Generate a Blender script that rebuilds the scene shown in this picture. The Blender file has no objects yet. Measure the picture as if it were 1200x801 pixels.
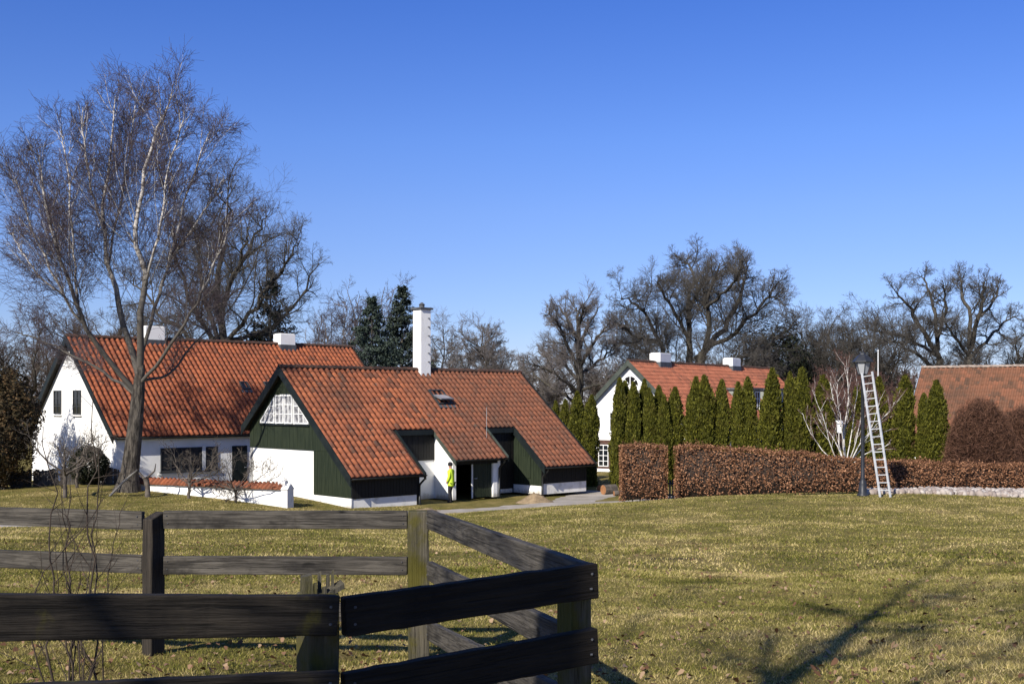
import bpy, math, random
import numpy as np
from mathutils import Vector

R = math.radians
scene = bpy.context.scene
COL = scene.collection
rng = np.random.default_rng(7)
random.seed(7)

# ------------------------------------------------------------------ frame of reference
FPX, CX, HY, CAMZ = 1333.33, 600.0, 468.0, 4.5      # photo pixels -> metres at a chosen distance

def P(px, py, D):
    return Vector(((px - CX) / FPX * D, D, CAMZ - (py - HY) / FPX * D))

# ------------------------------------------------------------------ terrain
BASE_D = [-80, 0, 8, 20, 32, 46, 60, 100, 200, 900]
BASE_Z = [3.4, 2.8, 2.58, 1.80, 0.96, 0.05, 0.0, -0.4, -1.5, -4.0]
CTRL = []
for px, py, D in [(490, 768, 8.9), (60, 768, 8.9), (1012, 580, 40), (900, 583, 45.2), (1190, 583, 40), (1190, 576, 45.5),
                  (1100, 581, 40), (800, 584, 46.5), (60, 590, 43), (160, 590, 43), (75, 574, 47), (150, 573, 48.5),
                  (220, 579, 47), (280, 586, 46), (335, 594, 44.5), (250, 600, 42), (20, 600, 39), (0, 615, 33), (300, 608, 38), (150, 612, 34.5), (500, 600, 44),
                  (410, 599, 46), (600, 597, 47), (740, 588, 50), (800, 567, 60), (1000, 566, 56), (150, 566, 55),
                  (30, 566, 55), (280, 571, 58), (690, 580, 55.5), (560, 588, 50.5), (1000, 640, 22), (600, 640, 22.5), (200, 640, 22.5)]:
    p = P(px, py, D)
    CTRL.append((p.x, p.y, p.z))
CTRL = np.array(CTRL)
SIG = 6.5

def base_h(D):
    return np.interp(D, BASE_D, BASE_Z)
_d2 = ((CTRL[:, None, :2] - CTRL[None, :, :2]) ** 2).sum(-1)
_w = np.linalg.solve(np.exp(-_d2 / (2 * SIG ** 2)) + 0.04 * np.eye(len(CTRL)), CTRL[:, 2] - base_h(CTRL[:, 1]))

def H(x, y):
    x = np.asarray(x, float); y = np.asarray(y, float)
    sh = x.shape
    xf, yf = x.ravel(), y.ravel()
    z = base_h(yf)
    for (cx, cy, _), w in zip(CTRL, _w):
        z = z + w * np.exp(-((xf - cx) ** 2 + (yf - cy) ** 2) / (2 * SIG ** 2))
    near = np.exp(-((yf - 25) / 40.0) ** 2)
    z = z + np.exp(-(yf / 26.0) ** 2) * 0.011 * (np.sin(xf * 5.3 + 2 * np.sin(yf * 2.9)) * np.sin(yf * 4.7 + 1.7 * np.sin(xf * 3.1)) + 0.8 * np.sin(xf * 2.3 - yf * 3.1 + 2 * np.sin(xf * 1.1)))
    z = z + near * (0.03 * np.sin(xf * 0.9 + 1.3 * np.sin(yf * 0.5)) + 0.025 * np.sin(yf * 1.3 + xf * 0.4))
    return z.reshape(sh)

def Hs(x, y):
    return float(H(np.array([x]), np.array([y]))[0])

# ------------------------------------------------------------------ materials
def newmat(name):
    m = bpy.data.materials.new(name); m.use_nodes = True
    nt = m.node_tree
    b = nt.nodes['Principled BSDF']
    return m, nt, b

def node(nt, typ, **kw):
    n = nt.nodes.new(typ)
    for k, v in kw.items():
        if k in ('ins',):
            for a, c in v.items(): n.inputs[a].default_value = c
        else:
            setattr(n, k, v)
    return n

def rgba(c): return (c[0], c[1], c[2], 1.0)

def mixc(nt, fac, a, b, blend='MIX'):
    n = nt.nodes.new('ShaderNodeMix'); n.data_type = 'RGBA'; n.blend_type = blend
    for s, v in ((0, fac), (6, a), (7, b)):
        if hasattr(v, 'links') or hasattr(v, 'is_linked'):
            nt.links.new(v, n.inputs[s])
        elif s == 0: n.inputs[s].default_value = v
        else: n.inputs[s].default_value = rgba(v)
    return n.outputs[2]

def noise(nt, scale, detail=4, rough=0.55, coord='Object', dist=0.0, vec=None, stretch=None, per_object=False):
    n = nt.nodes.new('ShaderNodeTexNoise')
    n.inputs['Scale'].default_value = scale; n.inputs['Detail'].default_value = detail
    n.inputs['Roughness'].default_value = rough; n.inputs['Distortion'].default_value = dist
    tc = nt.nodes.new('ShaderNodeTexCoord')
    src = tc.outputs[coord]
    if stretch:
        mp = nt.nodes.new('ShaderNodeMapping'); mp.inputs['Scale'].default_value = stretch
        if per_object:
            oi = nt.nodes.new('ShaderNodeObjectInfo'); vm = nt.nodes.new('ShaderNodeVectorMath'); vm.operation = 'SCALE'
            cb = nt.nodes.new('ShaderNodeCombineXYZ')
            for q in range(3): nt.links.new(oi.outputs['Random'], cb.inputs[q])
            vm.inputs['Scale'].default_value = 83.0; nt.links.new(cb.outputs[0], vm.inputs[0]); nt.links.new(vm.outputs['Vector'], mp.inputs['Location'])
        nt.links.new(src, mp.inputs['Vector']); src = mp.outputs['Vector']
    nt.links.new(src, n.inputs['Vector'])
    return n.outputs['Fac']

def ramp(nt, fac, lo, hi):
    n = nt.nodes.new('ShaderNodeMapRange'); n.inputs['From Min'].default_value = lo; n.inputs['From Max'].default_value = hi
    n.interpolation_type = 'SMOOTHSTEP'
    nt.links.new(fac, n.inputs['Value'])
    return n.outputs['Result']

def bump(nt, b, h, strength=0.3, dist=0.02):
    n = nt.nodes.new('ShaderNodeBump'); n.inputs['Strength'].default_value = strength; n.inputs['Distance'].default_value = dist
    nt.links.new(h, n.inputs['Height']); nt.links.new(n.outputs['Normal'], b.inputs['Normal'])

def simple(name, c1, c2=None, scale=3.0, rough=0.8, bmp=0.0, metallic=0.0, stretch=None, lo=0.35, hi=0.65, spec=0.3, bscale=None, bdist=0.01):
    m, nt, b = newmat(name)
    b.inputs['Roughness'].default_value = rough; b.inputs['Metallic'].default_value = metallic
    b.inputs['Specular IOR Level'].default_value = spec
    if c2 is None:
        c2 = tuple(x * 0.8 for x in c1)
    f = noise(nt, scale, stretch=stretch)
    nt.links.new(mixc(nt, ramp(nt, f, lo, hi), c1, c2), b.inputs['Base Color'])
    if bmp: bump(nt, b, noise(nt, bscale or scale * 4, stretch=stretch), bmp, bdist)
    return m

def island_mat(name, cols, rough=0.7, patch=None, spec=0.2, transl=0.0):
    """colour varies leaf by leaf (random per mesh island), optionally mixed with a broad patch colour"""
    m, nt, b = newmat(name)
    g = nt.nodes.new('ShaderNodeNewGeometry')
    cr = nt.nodes.new('ShaderNodeValToRGB')
    els = cr.color_ramp.elements
    while len(els) < len(cols): els.new(0.5)
    for i, c in enumerate(cols):
        els[i].position = i / max(1, len(cols) - 1); els[i].color = rgba(c)
    nt.links.new(g.outputs['Random Per Island'], cr.inputs['Fac'])
    out = cr.outputs['Color']
    if patch:
        pc, sc, lo, hi = patch
        out = mixc(nt, ramp(nt, noise(nt, sc, 5, 0.6), lo, hi), out, pc)
    nt.links.new(out, b.inputs['Base Color'])
    b.inputs['Roughness'].default_value = rough; b.inputs['Specular IOR Level'].default_value = spec
    if transl:
        tr = nt.nodes.new('ShaderNodeBsdfTranslucent'); nt.links.new(out, tr.inputs['Color'])
        mx = nt.nodes.new('ShaderNodeMixShader'); mx.inputs[0].default_value = transl
        nt.links.new(b.outputs[0], mx.inputs[1]); nt.links.new(tr.outputs[0], mx.inputs[2])
        nt.links.new(mx.outputs[0], nt.nodes['Material Output'].inputs['Surface'])
    return m

def tile_mat(name, c_dark, c_mid, c_hi, moss=0.5, grey=(0.16, 0.14, 0.11), old=None):
    m, nt, b = newmat(name)
    uv = nt.nodes.new('ShaderNodeUVMap'); uv.uv_map = 'tile'
    wn = nt.nodes.new('ShaderNodeTexWhiteNoise'); wn.noise_dimensions = '2D'
    nt.links.new(uv.outputs['UV'], wn.inputs['Vector'])
    cr = nt.nodes.new('ShaderNodeValToRGB'); e = cr.color_ramp.elements
    e[0].position = 0.0; e[0].color = rgba(c_dark); e[1].position = 0.22; e[1].color = rgba(c_mid)
    x = e.new(0.75); x.color = rgba(tuple((a + c) / 2 for a, c in zip(c_mid, c_hi))); y = e.new(1.0); y.color = rgba(c_hi)
    nt.links.new(wn.outputs['Value'], cr.inputs['Fac'])
    big = noise(nt, 0.33, 4, 0.6)
    out = mixc(nt, ramp(nt, big, 0.46, 0.80), cr.outputs['Color'], c_dark)
    if old:      # older, browner tiles on one part of the roof
        tc = nt.nodes.new('ShaderNodeTexCoord'); sp = nt.nodes.new('ShaderNodeSeparateXYZ'); nt.links.new(tc.outputs['Object'], sp.inputs[0])
        ad = nt.nodes.new('ShaderNodeMath'); ad.operation = 'MULTIPLY_ADD'; ad.inputs[1].default_value = 5.0
        nt.links.new(noise(nt, 0.5, 4), ad.inputs[0]); nt.links.new(sp.outputs['X'], ad.inputs[2])
        rf = ramp(nt, ad.outputs[0], old[0], old[1])
        m2 = nt.nodes.new('ShaderNodeMath'); m2.operation = 'MULTIPLY'; m2.inputs[1].default_value = 0.55; nt.links.new(rf, m2.inputs[0])
        out = mixc(nt, m2.outputs[0], out, old[2])
    med = noise(nt, 2.6, 6, 0.7)
    out = mixc(nt, ramp(nt, med, 0.62 - 0.1 * moss, 0.74), out, tuple(0.5 * g for g in grey))
    lich = noise(nt, 7.0, 5, 0.7)
    out = mixc(nt, ramp(nt, lich, 0.66, 0.74), out, grey)
    nt.links.new(out, b.inputs['Base Color'])
    b.inputs['Roughness'].default_value = 0.85; b.inputs['Specular IOR Level'].default_value = 0.2
    bump(nt, b, noise(nt, 25, 3), 0.25, 0.01)
    return m

M = {}
M['tile_a'] = tile_mat('clay_tile_weathered', (0.085, 0.048, 0.034), (0.235, 0.079, 0.041), (0.36, 0.118, 0.052), 0.75, old=(7.0, 11.5, (0.135, 0.066, 0.043)))
M['tile_b'] = tile_mat('clay_tile_orange', (0.13, 0.055, 0.034), (0.26, 0.080, 0.040), (0.36, 0.112, 0.049), 0.25)
M['tile_c'] = tile_mat('clay_tile_red', (0.20, 0.085, 0.055), (0.34, 0.115, 0.065), (0.44, 0.16, 0.09), 0.3)
M['tile_d'] = tile_mat('clay_tile_brown', (0.085, 0.052, 0.035), (0.15, 0.074, 0.044), (0.235, 0.098, 0.055), 0.5)
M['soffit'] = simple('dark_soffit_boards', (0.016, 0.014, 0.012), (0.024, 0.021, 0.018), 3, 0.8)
M['ridge'] = simple('ridge_tile_mossy', (0.10, 0.05, 0.035), (0.05, 0.035, 0.025), 4, 0.9, 0.4)
def limewash(name, foot=True):
    m, nt, b = newmat(name)
    c = mixc(nt, ramp(nt, noise(nt, 1.6, 5), 0.45, 0.75), (0.86, 0.85, 0.82), (0.78, 0.77, 0.73))
    c = mixc(nt, ramp(nt, noise(nt, 2.2, 6, 0.7, stretch=(3, 3, 0.35)), 0.60, 0.78), c, (0.56, 0.54, 0.49))
    tc = nt.nodes.new('ShaderNodeTexCoord'); sp = nt.nodes.new('ShaderNodeSeparateXYZ'); nt.links.new(tc.outputs['Object'], sp.inputs[0])
    ad = nt.nodes.new('ShaderNodeMath'); ad.operation = 'MULTIPLY_ADD'; ad.inputs[1].default_value = -0.8
    nt.links.new(noise(nt, 2.5, 5, 0.7), ad.inputs[0]); nt.links.new(sp.outputs['Z'], ad.inputs[2])
    if foot: c = mixc(nt, ramp(nt, ad.outputs[0], -0.12, -0.45), c, (0.42, 0.39, 0.33))
    nt.links.new(c, b.inputs['Base Color']); b.inputs['Roughness'].default_value = 0.92; b.inputs['Specular IOR Level'].default_value = 0.2
    bump(nt, b, noise(nt, 12, 4), 0.4, 0.012)
    return m
M['white'] = limewash('whitewashed_brick'); M['white2'] = limewash('clean_limewash', False)
M['plinth'] = simple('dirty_whitewash', (0.78, 0.76, 0.72), (0.56, 0.54, 0.49), 2.2, 0.9, 0.3, lo=0.45, hi=0.75)
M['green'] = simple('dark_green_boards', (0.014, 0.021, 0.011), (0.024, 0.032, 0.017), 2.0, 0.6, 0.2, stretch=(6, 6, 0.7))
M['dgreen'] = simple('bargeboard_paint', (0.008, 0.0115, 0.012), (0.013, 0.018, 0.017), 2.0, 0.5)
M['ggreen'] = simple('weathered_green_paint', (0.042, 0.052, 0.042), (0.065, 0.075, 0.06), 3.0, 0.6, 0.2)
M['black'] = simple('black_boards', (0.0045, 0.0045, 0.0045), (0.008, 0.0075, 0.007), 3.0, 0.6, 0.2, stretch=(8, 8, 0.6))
M['gutter'] = simple('black_gutter', (0.012, 0.014, 0.015), (0.02, 0.02, 0.02), 3.0, 0.4)
M['frame'] = simple('white_window_paint', (0.80, 0.80, 0.78), (0.74, 0.74, 0.72), 3.0, 0.5)
M['dframe'] = simple('dark_window_frame', (0.03, 0.035, 0.04), (0.05, 0.05, 0.05), 3.0, 0.4)
m, nt, b = newmat('window_glass'); b.inputs['Base Color'].default_value = (0.012, 0.014, 0.016, 1); b.inputs['Roughness'].default_value = 0.04
b.inputs['Specular IOR Level'].default_value = 0.6; M['glass'] = m
M['curtain'] = simple('lace_curtain', (0.33, 0.33, 0.34), (0.12, 0.12, 0.13), 5.0, 0.9, lo=0.40, hi=0.62)
M['lead'] = simple('lead_flashing', (0.10, 0.105, 0.11), (0.07, 0.07, 0.075), 3.0, 0.5)
M['brick'] = simple('brown_brick', (0.11, 0.055, 0.04), (0.06, 0.035, 0.028), 9.0, 0.9, 0.4)
M['pale_stucco'] = simple('grey_green_stucco', (0.30, 0.31, 0.27), (0.24, 0.25, 0.22), 2.0, 0.9)
M['alu'] = simple('aluminium', (0.62, 0.63, 0.64), (0.5, 0.51, 0.52), 4.0, 0.45, metallic=0.35)
M['lamp'] = simple('dark_lamp_paint', (0.022, 0.024, 0.030), (0.03, 0.033, 0.04), 6.0, 0.45)
m, nt, b = newmat('frosted_lamp_glass'); b.inputs['Base Color'].default_value = (0.34, 0.35, 0.37, 1); b.inputs['Roughness'].default_value = 0.2; M['lampglass'] = m
M['birch'] = simple('birch_bark', (0.58, 0.55, 0.50), (0.12, 0.10, 0.085), 3.2, 0.85, 0.3, stretch=(1, 1, 2.2), lo=0.47, hi=0.60)
def birch_mat():
    m, nt, b = newmat('birch_bark')
    out = mixc(nt, ramp(nt, noise(nt, 3.0, 4, stretch=(1, 1, 2.2)), 0.50, 0.62), (0.60, 0.56, 0.51), (0.14, 0.115, 0.095))
    tc = nt.nodes.new('ShaderNodeTexCoord'); sp = nt.nodes.new('ShaderNodeSeparateXYZ'); nt.links.new(tc.outputs['Object'], sp.inputs[0])
    ad = nt.nodes.new('ShaderNodeMath'); ad.operation = 'MULTIPLY_ADD'; ad.inputs[1].default_value = 5.0
    nt.links.new(noise(nt, 0.8, 3), ad.inputs[0]); nt.links.new(sp.outputs['Z'], ad.inputs[2])
    out = mixc(nt, ramp(nt, ad.outputs[0], 9.5, 14.0), (0.075, 0.065, 0.053), out)
    nt.links.new(out, b.inputs['Base Color']); b.inputs['Roughness'].default_value = 0.85
    return m
M['birch'] = birch_mat()
M['birchtrunk'] = simple('old_birch_trunk', (0.105, 0.090, 0.072), (0.032, 0.027, 0.022), 3.0, 0.95, 1.0, stretch=(3.2, 3.2, 0.7), bdist=0.12, bscale=5)
M['whitebirch'] = simple('white_birch_bark', (0.58, 0.55, 0.51), (0.18, 0.155, 0.13), 4.0, 0.8, 0.2, lo=0.52, hi=0.68)
M['bt'] = simple('birch_twigs', (0.050, 0.037, 0.042), (0.080, 0.061, 0.066), 0.8, 0.8)
M['sapling'] = simple('sapling_bark', (0.035, 0.024, 0.018), (0.06, 0.045, 0.032), 6, 0.8)
M['redtwig'] = simple('red_brown_twigs', (0.10, 0.050, 0.040), (0.14, 0.075, 0.06), 0.8, 0.8)
M['bark'] = simple('oak_bark', (0.080, 0.070, 0.056), (0.038, 0.034, 0.028), 2.5, 0.95, 0.7, stretch=(2, 2, 0.5), bdist=0.05)
M['twig'] = simple('oak_twigs', (0.060, 0.054, 0.048), (0.095, 0.086, 0.075), 0.5, 0.9)
M['twig2'] = simple('greyish_twigs', (0.12, 0.105, 0.10), (0.16, 0.14, 0.13), 0.5, 0.9)
M['twig3'] = simple('brown_wood_twigs', (0.075, 0.056, 0.045), (0.11, 0.085, 0.068), 0.15, 0.9)
M['applebark'] = simple('apple_bark', (0.12, 0.10, 0.08), (0.06, 0.05, 0.042), 5, 0.9, 0.5)
M['thuja'] = island_mat('arborvitae_green', [(0.022, 0.025, 0.004), (0.080, 0.083, 0.009), (0.155, 0.148, 0.019)], 0.7, patch=((0.085, 0.070, 0.014), 1.1, 0.5, 0.75), transl=0.15)
M['spruce'] = island_mat('spruce_blue', [(0.020, 0.032, 0.024), (0.062, 0.082, 0.062)], 0.7)
M['spruce2'] = island_mat('spruce_green', [(0.018, 0.028, 0.022), (0.055, 0.070, 0.052)], 0.7)
M['fir'] = island_mat('fir_dark', [(0.008, 0.016, 0.010), (0.022, 0.034, 0.018)], 0.7)
M['thicket'] = island_mat('thicket_leaves', [(0.016, 0.015, 0.007), (0.055, 0.040, 0.018), (0.10, 0.058, 0.026)], 0.8)
M['ivy'] = island_mat('dark_evergreen', [(0.010, 0.013, 0.007), (0.024, 0.028, 0.012)], 0.7)
M['beech'] = island_mat('dry_beech_leaves', [(0.055, 0.026, 0.014), (0.20, 0.092, 0.045), (0.42, 0.22, 0.12)], 0.75, transl=0.15)
M['hedgecore'] = simple('hedge_twigs', (0.045, 0.03, 0.022), (0.025, 0.018, 0.014), 8, 0.9)
M['dome'] = island_mat('rust_twigs', [(0.045, 0.024, 0.016), (0.095, 0.045, 0.028), (0.15, 0.078, 0.048)], 0.8)
M['leaf'] = island_mat('fallen_leaf', [(0.08, 0.04, 0.02), (0.17, 0.09, 0.048), (0.33, 0.23, 0.14)], 0.7)
M['stone'] = island_mat('pale_field_stone', [(0.24, 0.19, 0.16), (0.36, 0.31, 0.27), (0.50, 0.46, 0.41)], 0.85)
M['log'] = simple('cut_log', (0.34, 0.16, 0.07), (0.24, 0.11, 0.05), 5, 0.8)
M['sash'] = simple('grey_sash', (0.20, 0.20, 0.21), (0.12, 0.12, 0.13), 4, 0.5)
M['sand'] = simple('sand_heap', (0.30, 0.22, 0.13), (0.20, 0.145, 0.085), 4, 0.95, 0.6, bdist=0.05)
M['gravel'] = simple('gravel', (0.40, 0.36, 0.315), (0.28, 0.25, 0.21), 1.0, 0.95, 0.6, bscale=40)
M['picket'] = simple('dark_picket', (0.045, 0.038, 0.030), (0.09, 0.08, 0.07), 3, 0.9)
M['gate'] = simple('grey_timber', (0.20, 0.19, 0.17), (0.13, 0.12, 0.11), 4, 0.9)
M['hivis'] = simple('hi_vis_cloth', (0.60, 0.80, 0.05), (0.5, 0.68, 0.04), 5, 0.7)
M['darkcloth'] = simple('dark_cloth', (0.012, 0.012, 0.016), (0.02, 0.02, 0.025), 5, 0.8)
M['skin'] = simple('skin', (0.45, 0.25, 0.18), (0.40, 0.22, 0.16), 5, 0.5)
M['whitepole'] = simple('white_pole_paint', (0.75, 0.75, 0.75), (0.6, 0.6, 0.6), 6, 0.5)

def wood_mat(name, c1, c2, moss=0.0, mosscol=(0.075, 0.066, 0.010), ax='x'):
    m, nt, b = newmat(name)
    st = {'x': (0.9, 14, 14), 'z': (14, 14, 0.9)}[ax]
    g = noise(nt, 2.2, 8, 0.65, stretch=st, dist=0.9, per_object=True)
    out = mixc(nt, ramp(nt, g, 0.34, 0.66), c1, c2)
    st2 = {'x': (0.6, 40, 40), 'z': (40, 40, 0.6)}[ax]
    crack = noise(nt, 2.0, 4, 0.6, stretch=st2, per_object=True)
    out = mixc(nt, ramp(nt, crack, 0.58, 0.66), out, tuple(0.22 * x for x in c1))
    knot = noise(nt, 3.3, 2, 0.5, stretch=(1, 2.0, 2.0) if ax == 'x' else (2.0, 2.0, 1), per_object=True)
    out = mixc(nt, ramp(nt, knot, 0.70, 0.76), out, tuple(0.3 * x for x in c1))
    blot = noise(nt, 1.6, 5, 0.7, stretch=(1, 1, 1), per_object=True)
    out = mixc(nt, ramp(nt, blot, 0.5, 0.72), out, tuple(0.5 * x for x in c1))
    if moss:
        mn = noise(nt, 3.0, 5, 0.6, stretch=(1.5, 1.5, 1.2), per_object=True)
        mf = ramp(nt, mn, 0.62 - 0.3 * moss, 0.75 - 0.2 * moss)
        out = mixc(nt, mf, out, mosscol)
    nt.links.new(out, b.inputs['Base Color'])
    b.inputs['Roughness'].default_value = 0.8; b.inputs['Specular IOR Level'].default_value = 0.25
    ad = nt.nodes.new('ShaderNodeMath'); ad.operation = 'SUBTRACT'
    nt.links.new(g, ad.inputs[0]); nt.links.new(crack, ad.inputs[1])
    bump(nt, b, ad.outputs[0], 0.9, 0.010)
    return m
M['rail_grey'] = wood_mat('weathered_rail', (0.032, 0.028, 0.023), (0.105, 0.093, 0.076))
M['rail_dark'] = wood_mat('shade_darkened_rail', (0.007, 0.0055, 0.004), (0.019, 0.0145, 0.010))  # near black, with the tree trunk's shade put into the wood colour
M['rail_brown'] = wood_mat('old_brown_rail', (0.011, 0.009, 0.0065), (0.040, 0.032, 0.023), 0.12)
M['post_moss'] = wood_mat('mossy_post', (0.055, 0.050, 0.034), (0.115, 0.10, 0.072), 0.7, ax='z')
M['post_dark'] = wood_mat('dark_post', (0.022, 0.018, 0.013), (0.050, 0.040, 0.030), 0.1, ax='z')

# grass + soil
m, nt, b = newmat('lawn_soil')
f1 = noise(nt, 0.45, 8, 0.72, dist=0.8); f2 = noise(nt, 2.5, 7, 0.7); f3 = noise(nt, 14, 4, 0.7)
c = mixc(nt, ramp(nt, f2, 0.36, 0.64), (0.115, 0.105, 0.026), (0.21, 0.165, 0.055))
c = mixc(nt, ramp(nt, f1, 0.48, 0.68), c, (0.26, 0.20, 0.075))
c = mixc(nt, ramp(nt, noise(nt, 0.55, 6, 0.7, dist=1.0), 0.60, 0.70), c, (0.065, 0.045, 0.030))
c = mixc(nt, ramp(nt, f3, 0.55, 0.75), c, (0.055, 0.045, 0.025))
nt.links.new(c, b.inputs['Base Color']); b.inputs['Roughness'].default_value = 0.95; b.inputs['Specular IOR Level'].default_value = 0.1
bump(nt, b, noise(nt, 30, 5, 0.7), 0.9, 0.03)
M['soil'] = m
m, nt, b = newmat('lawn_blades')
g = nt.nodes.new('ShaderNodeNewGeometry')
cr = nt.nodes.new('ShaderNodeValToRGB'); e = cr.color_ramp.elements
e[0].color = rgba((0.060, 0.070, 0.011)); e[1].color = rgba((0.64, 0.51, 0.24)); x = e.new(0.40); x.color = rgba((0.195, 0.188, 0.034)); x = e.new(0.68); x.color = rgba((0.39, 0.32, 0.105))
pn = noise(nt, 0.45, 8, 0.72, dist=0.8)
ma = nt.nodes.new('ShaderNodeMath'); ma.operation = 'MULTIPLY_ADD'; ma.inputs[1].default_value = 0.75
pf = nt.nodes.new('ShaderNodeMapRange'); pf.inputs['From Min'].default_value = 0.36; pf.inputs['From Max'].default_value = 0.64
pf.inputs['To Min'].default_value = -0.26; pf.inputs['To Max'].default_value = 0.55
nt.links.new(pn, pf.inputs['Value'])
nt.links.new(g.outputs['Random Per Island'], ma.inputs[0]); nt.links.new(pf.outputs[0], ma.inputs[2])
nt.links.new(ma.outputs[0], cr.inputs['Fac'])
bcol = mixc(nt, ramp(nt, noise(nt, 0.8, 8, 0.75, dist=1.2), 0.515, 0.66), cr.outputs['Color'], (0.14, 0.098, 0.046))
nt.links.new(bcol, b.inputs['Base Color']); b.inputs['Roughness'].default_value = 0.75; b.inputs['Specular IOR Level'].default_value = 0.15
tr = nt.nodes.new('ShaderNodeBsdfTranslucent'); nt.links.new(bcol, tr.inputs['Color'])
mx = nt.nodes.new('ShaderNodeMixShader'); mx.inputs[0].default_value = 0.25
nt.links.new(b.outputs[0], mx.inputs[1]); nt.links.new(tr.outputs[0], mx.inputs[2]); nt.links.new(mx.outputs[0], nt.nodes['Material Output'].inputs['Surface'])
M['blade'] = m

# ------------------------------------------------------------------ object helpers
def tag(o, label=None, cat=None, group=None, kind=None):
    if label: o['label'] = label
    if cat: o['category'] = cat
    if group: o['group'] = group
    if kind: o['kind'] = kind
    return o

def empty(name, loc, rz=0.0, label=None, cat=None, group=None):
    o = bpy.data.objects.new(name, None); COL.objects.link(o)
    o.location = loc; o.rotation_euler = (0, 0, rz); o.empty_display_size = 0.3
    return tag(o, label, cat, group)

class MB:
    """collects faces for one mesh object"""
    def __init__(s): s.v = []; s.f = []
    def add(s, vs, fs):
        n = len(s.v); s.v += [tuple(v) for v in vs]; s.f += [tuple(i + n for i in f) for f in fs]
        return s
    def box(s, x0, x1, y0, y1, z0, z1):
        return s.add([(x0, y0, z0), (x1, y0, z0), (x1, y1, z0), (x0, y1, z0), (x0, y0, z1), (x1, y0, z1), (x1, y1, z1), (x0, y1, z1)],
                     [(0, 3, 2, 1), (4, 5, 6, 7), (0, 1, 5, 4), (1, 2, 6, 5), (2, 3, 7, 6), (3, 0, 4, 7)])
    def prism(s, pts, d):
        """pts: planar polygon (3D), extruded by vector d"""
        n = len(pts); a = [Vector(p) for p in pts]; d = Vector(d)
        vs = a + [p + d for p in a]
        fs = [tuple(range(n))[::-1], tuple(range(n, 2 * n))] + [(i, (i + 1) % n, n + (i + 1) % n, n + i) for i in range(n)]
        return s.add(vs, fs)
    def beam(s, a, b, w, h, up=(0, 0, 1)):
        """box along a->b, w across, h along up"""
        a = Vector(a); b = Vector(b); t = (b - a).normalized(); u = Vector(up)
        sd = t.cross(u).normalized() * (w / 2); uu = sd.cross(t).normalized() * (h / 2)
        vs = [a - sd - uu, a + sd - uu, a + sd + uu, a - sd + uu, b - sd - uu, b + sd - uu, b + sd + uu, b - sd + uu]
        return s.add(vs, [(0, 3, 2, 1), (4, 5, 6, 7), (0, 1, 5, 4), (1, 2, 6, 5), (2, 3, 7, 6), (3, 0, 4, 7)])
    def tube(s, pts, rs, n=8, cap=True):
        pts = [Vector(p) for p in pts]
        if not hasattr(rs, '__len__'): rs = [rs] * len(pts)
        vs, fs = [], []
        for i, p in enumerate(pts):
            t = (pts[min(i + 1, len(pts) - 1)] - pts[max(i - 1, 0)]).normalized()
            ref = Vector((1, 0, 0)) if abs(t.x) < 0.8 else Vector((0, 1, 0))
            a = t.cross(ref).normalized(); bb = t.cross(a)
            for k in range(n):
                q = 2 * math.pi * k / n
                vs.append(p + (a * math.cos(q) + bb * math.sin(q)) * rs[i])
        for i in range(len(pts) - 1):
            for k in range(n):
                fs.append((i * n + k, i * n + (k + 1) % n, (i + 1) * n + (k + 1) % n, (i + 1) * n + k))
        if cap:
            fs.append(tuple(range(n))); fs.append(tuple((len(pts) - 1) * n + k for k in range(n))[::-1])
        return s.add(vs, fs)
    def lathe(s, prof, n=12, c=(0, 0)):
        vs, fs = [], []
        for r, z in prof:
            for k in range(n):
                q = 2 * math.pi * (k + 0.5) / n
                vs.append((c[0] + r * math.cos(q), c[1] + r * math.sin(q), z))
        for i in range(len(prof) - 1):
            for k in range(n):
                fs.append((i * n + k, i * n + (k + 1) % n, (i + 1) * n + (k + 1) % n, (i + 1) * n + k))
        fs.append(tuple(range(n))[::-1]); fs.append(tuple((len(prof) - 1) * n + k for k in range(n)))
        return s.add(vs, fs)
    def build(s, name, mat, parent=None, smooth=False, bevel=0.0, label=None):
        me = bpy.data.meshes.new(name); me.from_pydata(s.v, [], s.f); me.update()
        me.materials.append(mat)
        if smooth:
            for p in me.polygons: p.use_smooth = True
        o = bpy.data.objects.new(name, me); COL.objects.link(o)
        if parent: o.parent = parent
        if bevel:
            md = o.modifiers.new('bevel', 'BEVEL'); md.width = bevel; md.segments = 2; md.limit_method = 'ANGLE'
        if label: o['label'] = label
        return o

def np_obj(name, V, F, mat, parent=None, smooth=False, uv=None):
    """V (n,3), F (m,k) all faces with the same k"""
    V = np.asarray(V, np.float32); F = np.asarray(F, np.int32)
    me = bpy.data.meshes.new(name)
    k = F.shape[1]
    me.vertices.add(len(V)); me.vertices.foreach_set('co', V.ravel())
    me.loops.add(F.size); me.loops.foreach_set('vertex_index', F.ravel())
    me.polygons.add(len(F)); me.polygons.foreach_set('loop_start', np.arange(0, F.size, k, dtype=np.int32))
    me.polygons.foreach_set('loop_total', np.full(len(F), k, np.int32))
    if smooth: me.polygons.foreach_set('use_smooth', np.ones(len(F), bool))
    if uv is not None:
        l = me.uv_layers.new(name='tile'); l.data.foreach_set('uv', np.asarray(uv, np.float32).ravel())
    me.update(calc_edges=True); me.validate()
    me.materials.append(mat)
    o = bpy.data.objects.new(name, me); COL.objects.link(o)
    if parent: o.parent = parent
    return o

def copy_thing(o, parent=None):
    c = o.copy(); COL.objects.link(c); c.parent = parent
    for ch in o.children:
        copy_thing(ch, c)
    return c

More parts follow.
